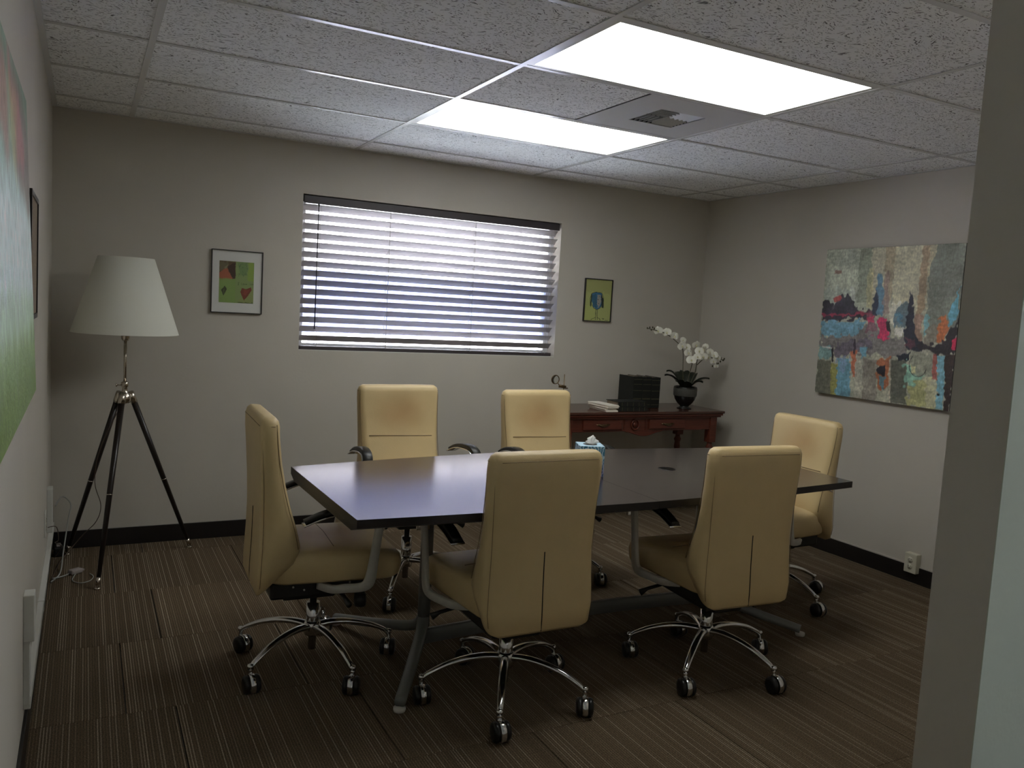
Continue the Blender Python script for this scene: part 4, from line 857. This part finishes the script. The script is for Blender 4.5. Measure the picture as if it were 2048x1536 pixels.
def book(label, x0, x1, y0, y1, z0, z1, spine, rz=0, page=True):
    A = thing('book', label, 'book', ((x0 + x1) / 2, (y0 + y1) / 2, z0), rz, 'dark leather-bound books on the console')
    hx_, hy_, hz = (x1 - x0) / 2, (y1 - y0) / 2, z1 - z0; t_ = .004
    if spine == 'up':  # standing, spine towards camera (-y)
        MB().box(-hx_, -hx_ + t_, -hy_, hy_, 0, hz, bev=.001).box(hx_ - t_, hx_, -hy_, hy_, 0, hz, bev=.001).box(-hx_, hx_, -hy_ - .004, -hy_, 0, hz, bev=.0018).build('cover', M['book'], A)
        MB().box(-hx_ + t_, hx_ - t_, -hy_, hy_ - .005, .003, hz - .004).build('pages', M['pagebrown'], A)
        mm = MB(); [mm.box(-hx_ + .003, hx_ - .003, -hy_ - .0055, -hy_ - .003, hz * q, hz * q + .003) for q in (.10, .28, .30, .55, .75, .9)]; mm.build('gilt_band', M['gilt'], A)
    else:              # lying, spine towards camera
        MB().box(-hx_, hx_, -hy_, hy_, 0, t_, bev=.001).box(-hx_, hx_, -hy_, hy_, hz - t_, hz, bev=.001).box(-hx_, hx_, -hy_ - .003, -hy_, 0, hz, bev=.001).build('cover', M['book'], A)
        MB().box(-hx_ + .006, hx_ - .006, -hy_, hy_ - .005, t_, hz - t_).build('pages', M['pagebrown'], A)
        mm = MB(); [mm.box(-hx_ + 2 * hx_ * q, -hx_ + 2 * hx_ * q + .003, -hy_ - .0045, -hy_ - .002, .004, hz - .004) for q in (.12, .3, .5, .7, .88)]; mm.build('gilt_band', M['gilt'], A)
zt_ = ct + .0008
book('upright black leather-bound book, leftmost of the standing three', 1.945, 2.021, 2.43, 2.60, zt_, zt_ + .222, 'up')
book('upright black leather-bound book, middle of the standing three', 2.023, 2.098, 2.428, 2.60, zt_, zt_ + .220, 'up')
book('upright black leather-bound book, rightmost of the standing three, beside the orchid', 2.100, 2.175, 2.425, 2.60, zt_, zt_ + .217, 'up')
book('dark book lying flat, bottom of the pile beside the white papers', 1.715, 1.955, 2.262, 2.40, zt_, zt_ + .032, 'flat', .0)
book('dark book lying flat, top of the pile beside the white papers', 1.71, 1.95, 2.262, 2.405, zt_ + .0328, zt_ + .066, 'flat', .0)
# folded white brochures
for i in range(7):
    zz = zt_ + .0065 * i
    A = tag(MB().box(-.115, .115, -.045, .045, 0, .0058, bev=.0012).box(-.112, .110, -.043, .046, .0028, .0032).build('brochure', M['paper'], None, (1.655 + R.uniform(-.006, .006), 2.36 + R.uniform(-.010, .010), zz), (0, 0, PI / 2 + R.uniform(-.08, .08))), ['bottom folded white brochure of the small pile on the console', 'second folded white brochure from the bottom of the pile on console', 'third folded white brochure from the bottom of the console pile', 'middle folded white brochure of the seven in the console pile', 'third folded white brochure from the top of the console pile', 'second folded white brochure from the top of the console pile', 'topmost folded white brochure of the small pile on the console'][i], 'brochure', 'white brochures piled on the console')
# magnifier on a stand
A = thing('magnifier_stand', 'brass magnifying ring on a small stand behind the second far chair', 'magnifier', (1.40, 2.48, ct + .0005))
MB().lathe([(.001, 0), (.045, 0), (.045, .008), (.03, .014), (.008, .018), (.001, .02)], 28).build('base', M['brass'], A)
MB().tube([(.012, 0, .015), (.014, 0, .225)], .0032, 10).build('rod', M['brass'], A)
MB().ribbon([(-.024, 0, .146), (.000, 0, .143), (.028, 0, .138)], .020, .012, (0, 0, 1)).tube([(.02, 0, .133), (.045, 0, .131)], .004, 8).build('clamp', M['brass'], A)
ri = MB().tube([(-.055 + .029 * math.cos(a), 0, .189 + .029 * math.sin(a)) for a in np.linspace(0, 2 * PI, 32, endpoint=False)], .0032, 8, closed=True).tube([(-.035, 0, .168), (-.024, 0, .150)], .003, 8).build('lens_ring', M['brass'], A)
MB().lathe([(.001, 0), (.028, 0), (.028, .002), (.001, .003)], 28, (-.055, .001, .189), axis=(0, -1, 0)).build('lens', M['glass'], ri)
# third light over the space behind the camera: dark panel, switched off
ax, ay = T - .013, T / 2 - .013
MB().box(-ax, ax, -ay, -ay + .018, .001, .012).box(-ax, ax, ay - .018, ay, .001, .012).box(-ax, -ax + .022, -ay + .018, ay - .018, .001, .012).box(ax - .022, ax, -ay + .018, ay - .018, .001, .012).build('frame', M['tee'], L_ if 0 else bpy.data.objects['ceiling_light.002'])
MB().box(-ax + .022, ax - .022, -ay + .018, ay - .018, .005, .009).build('lens', M['vent'], bpy.data.objects['ceiling_light.002'])
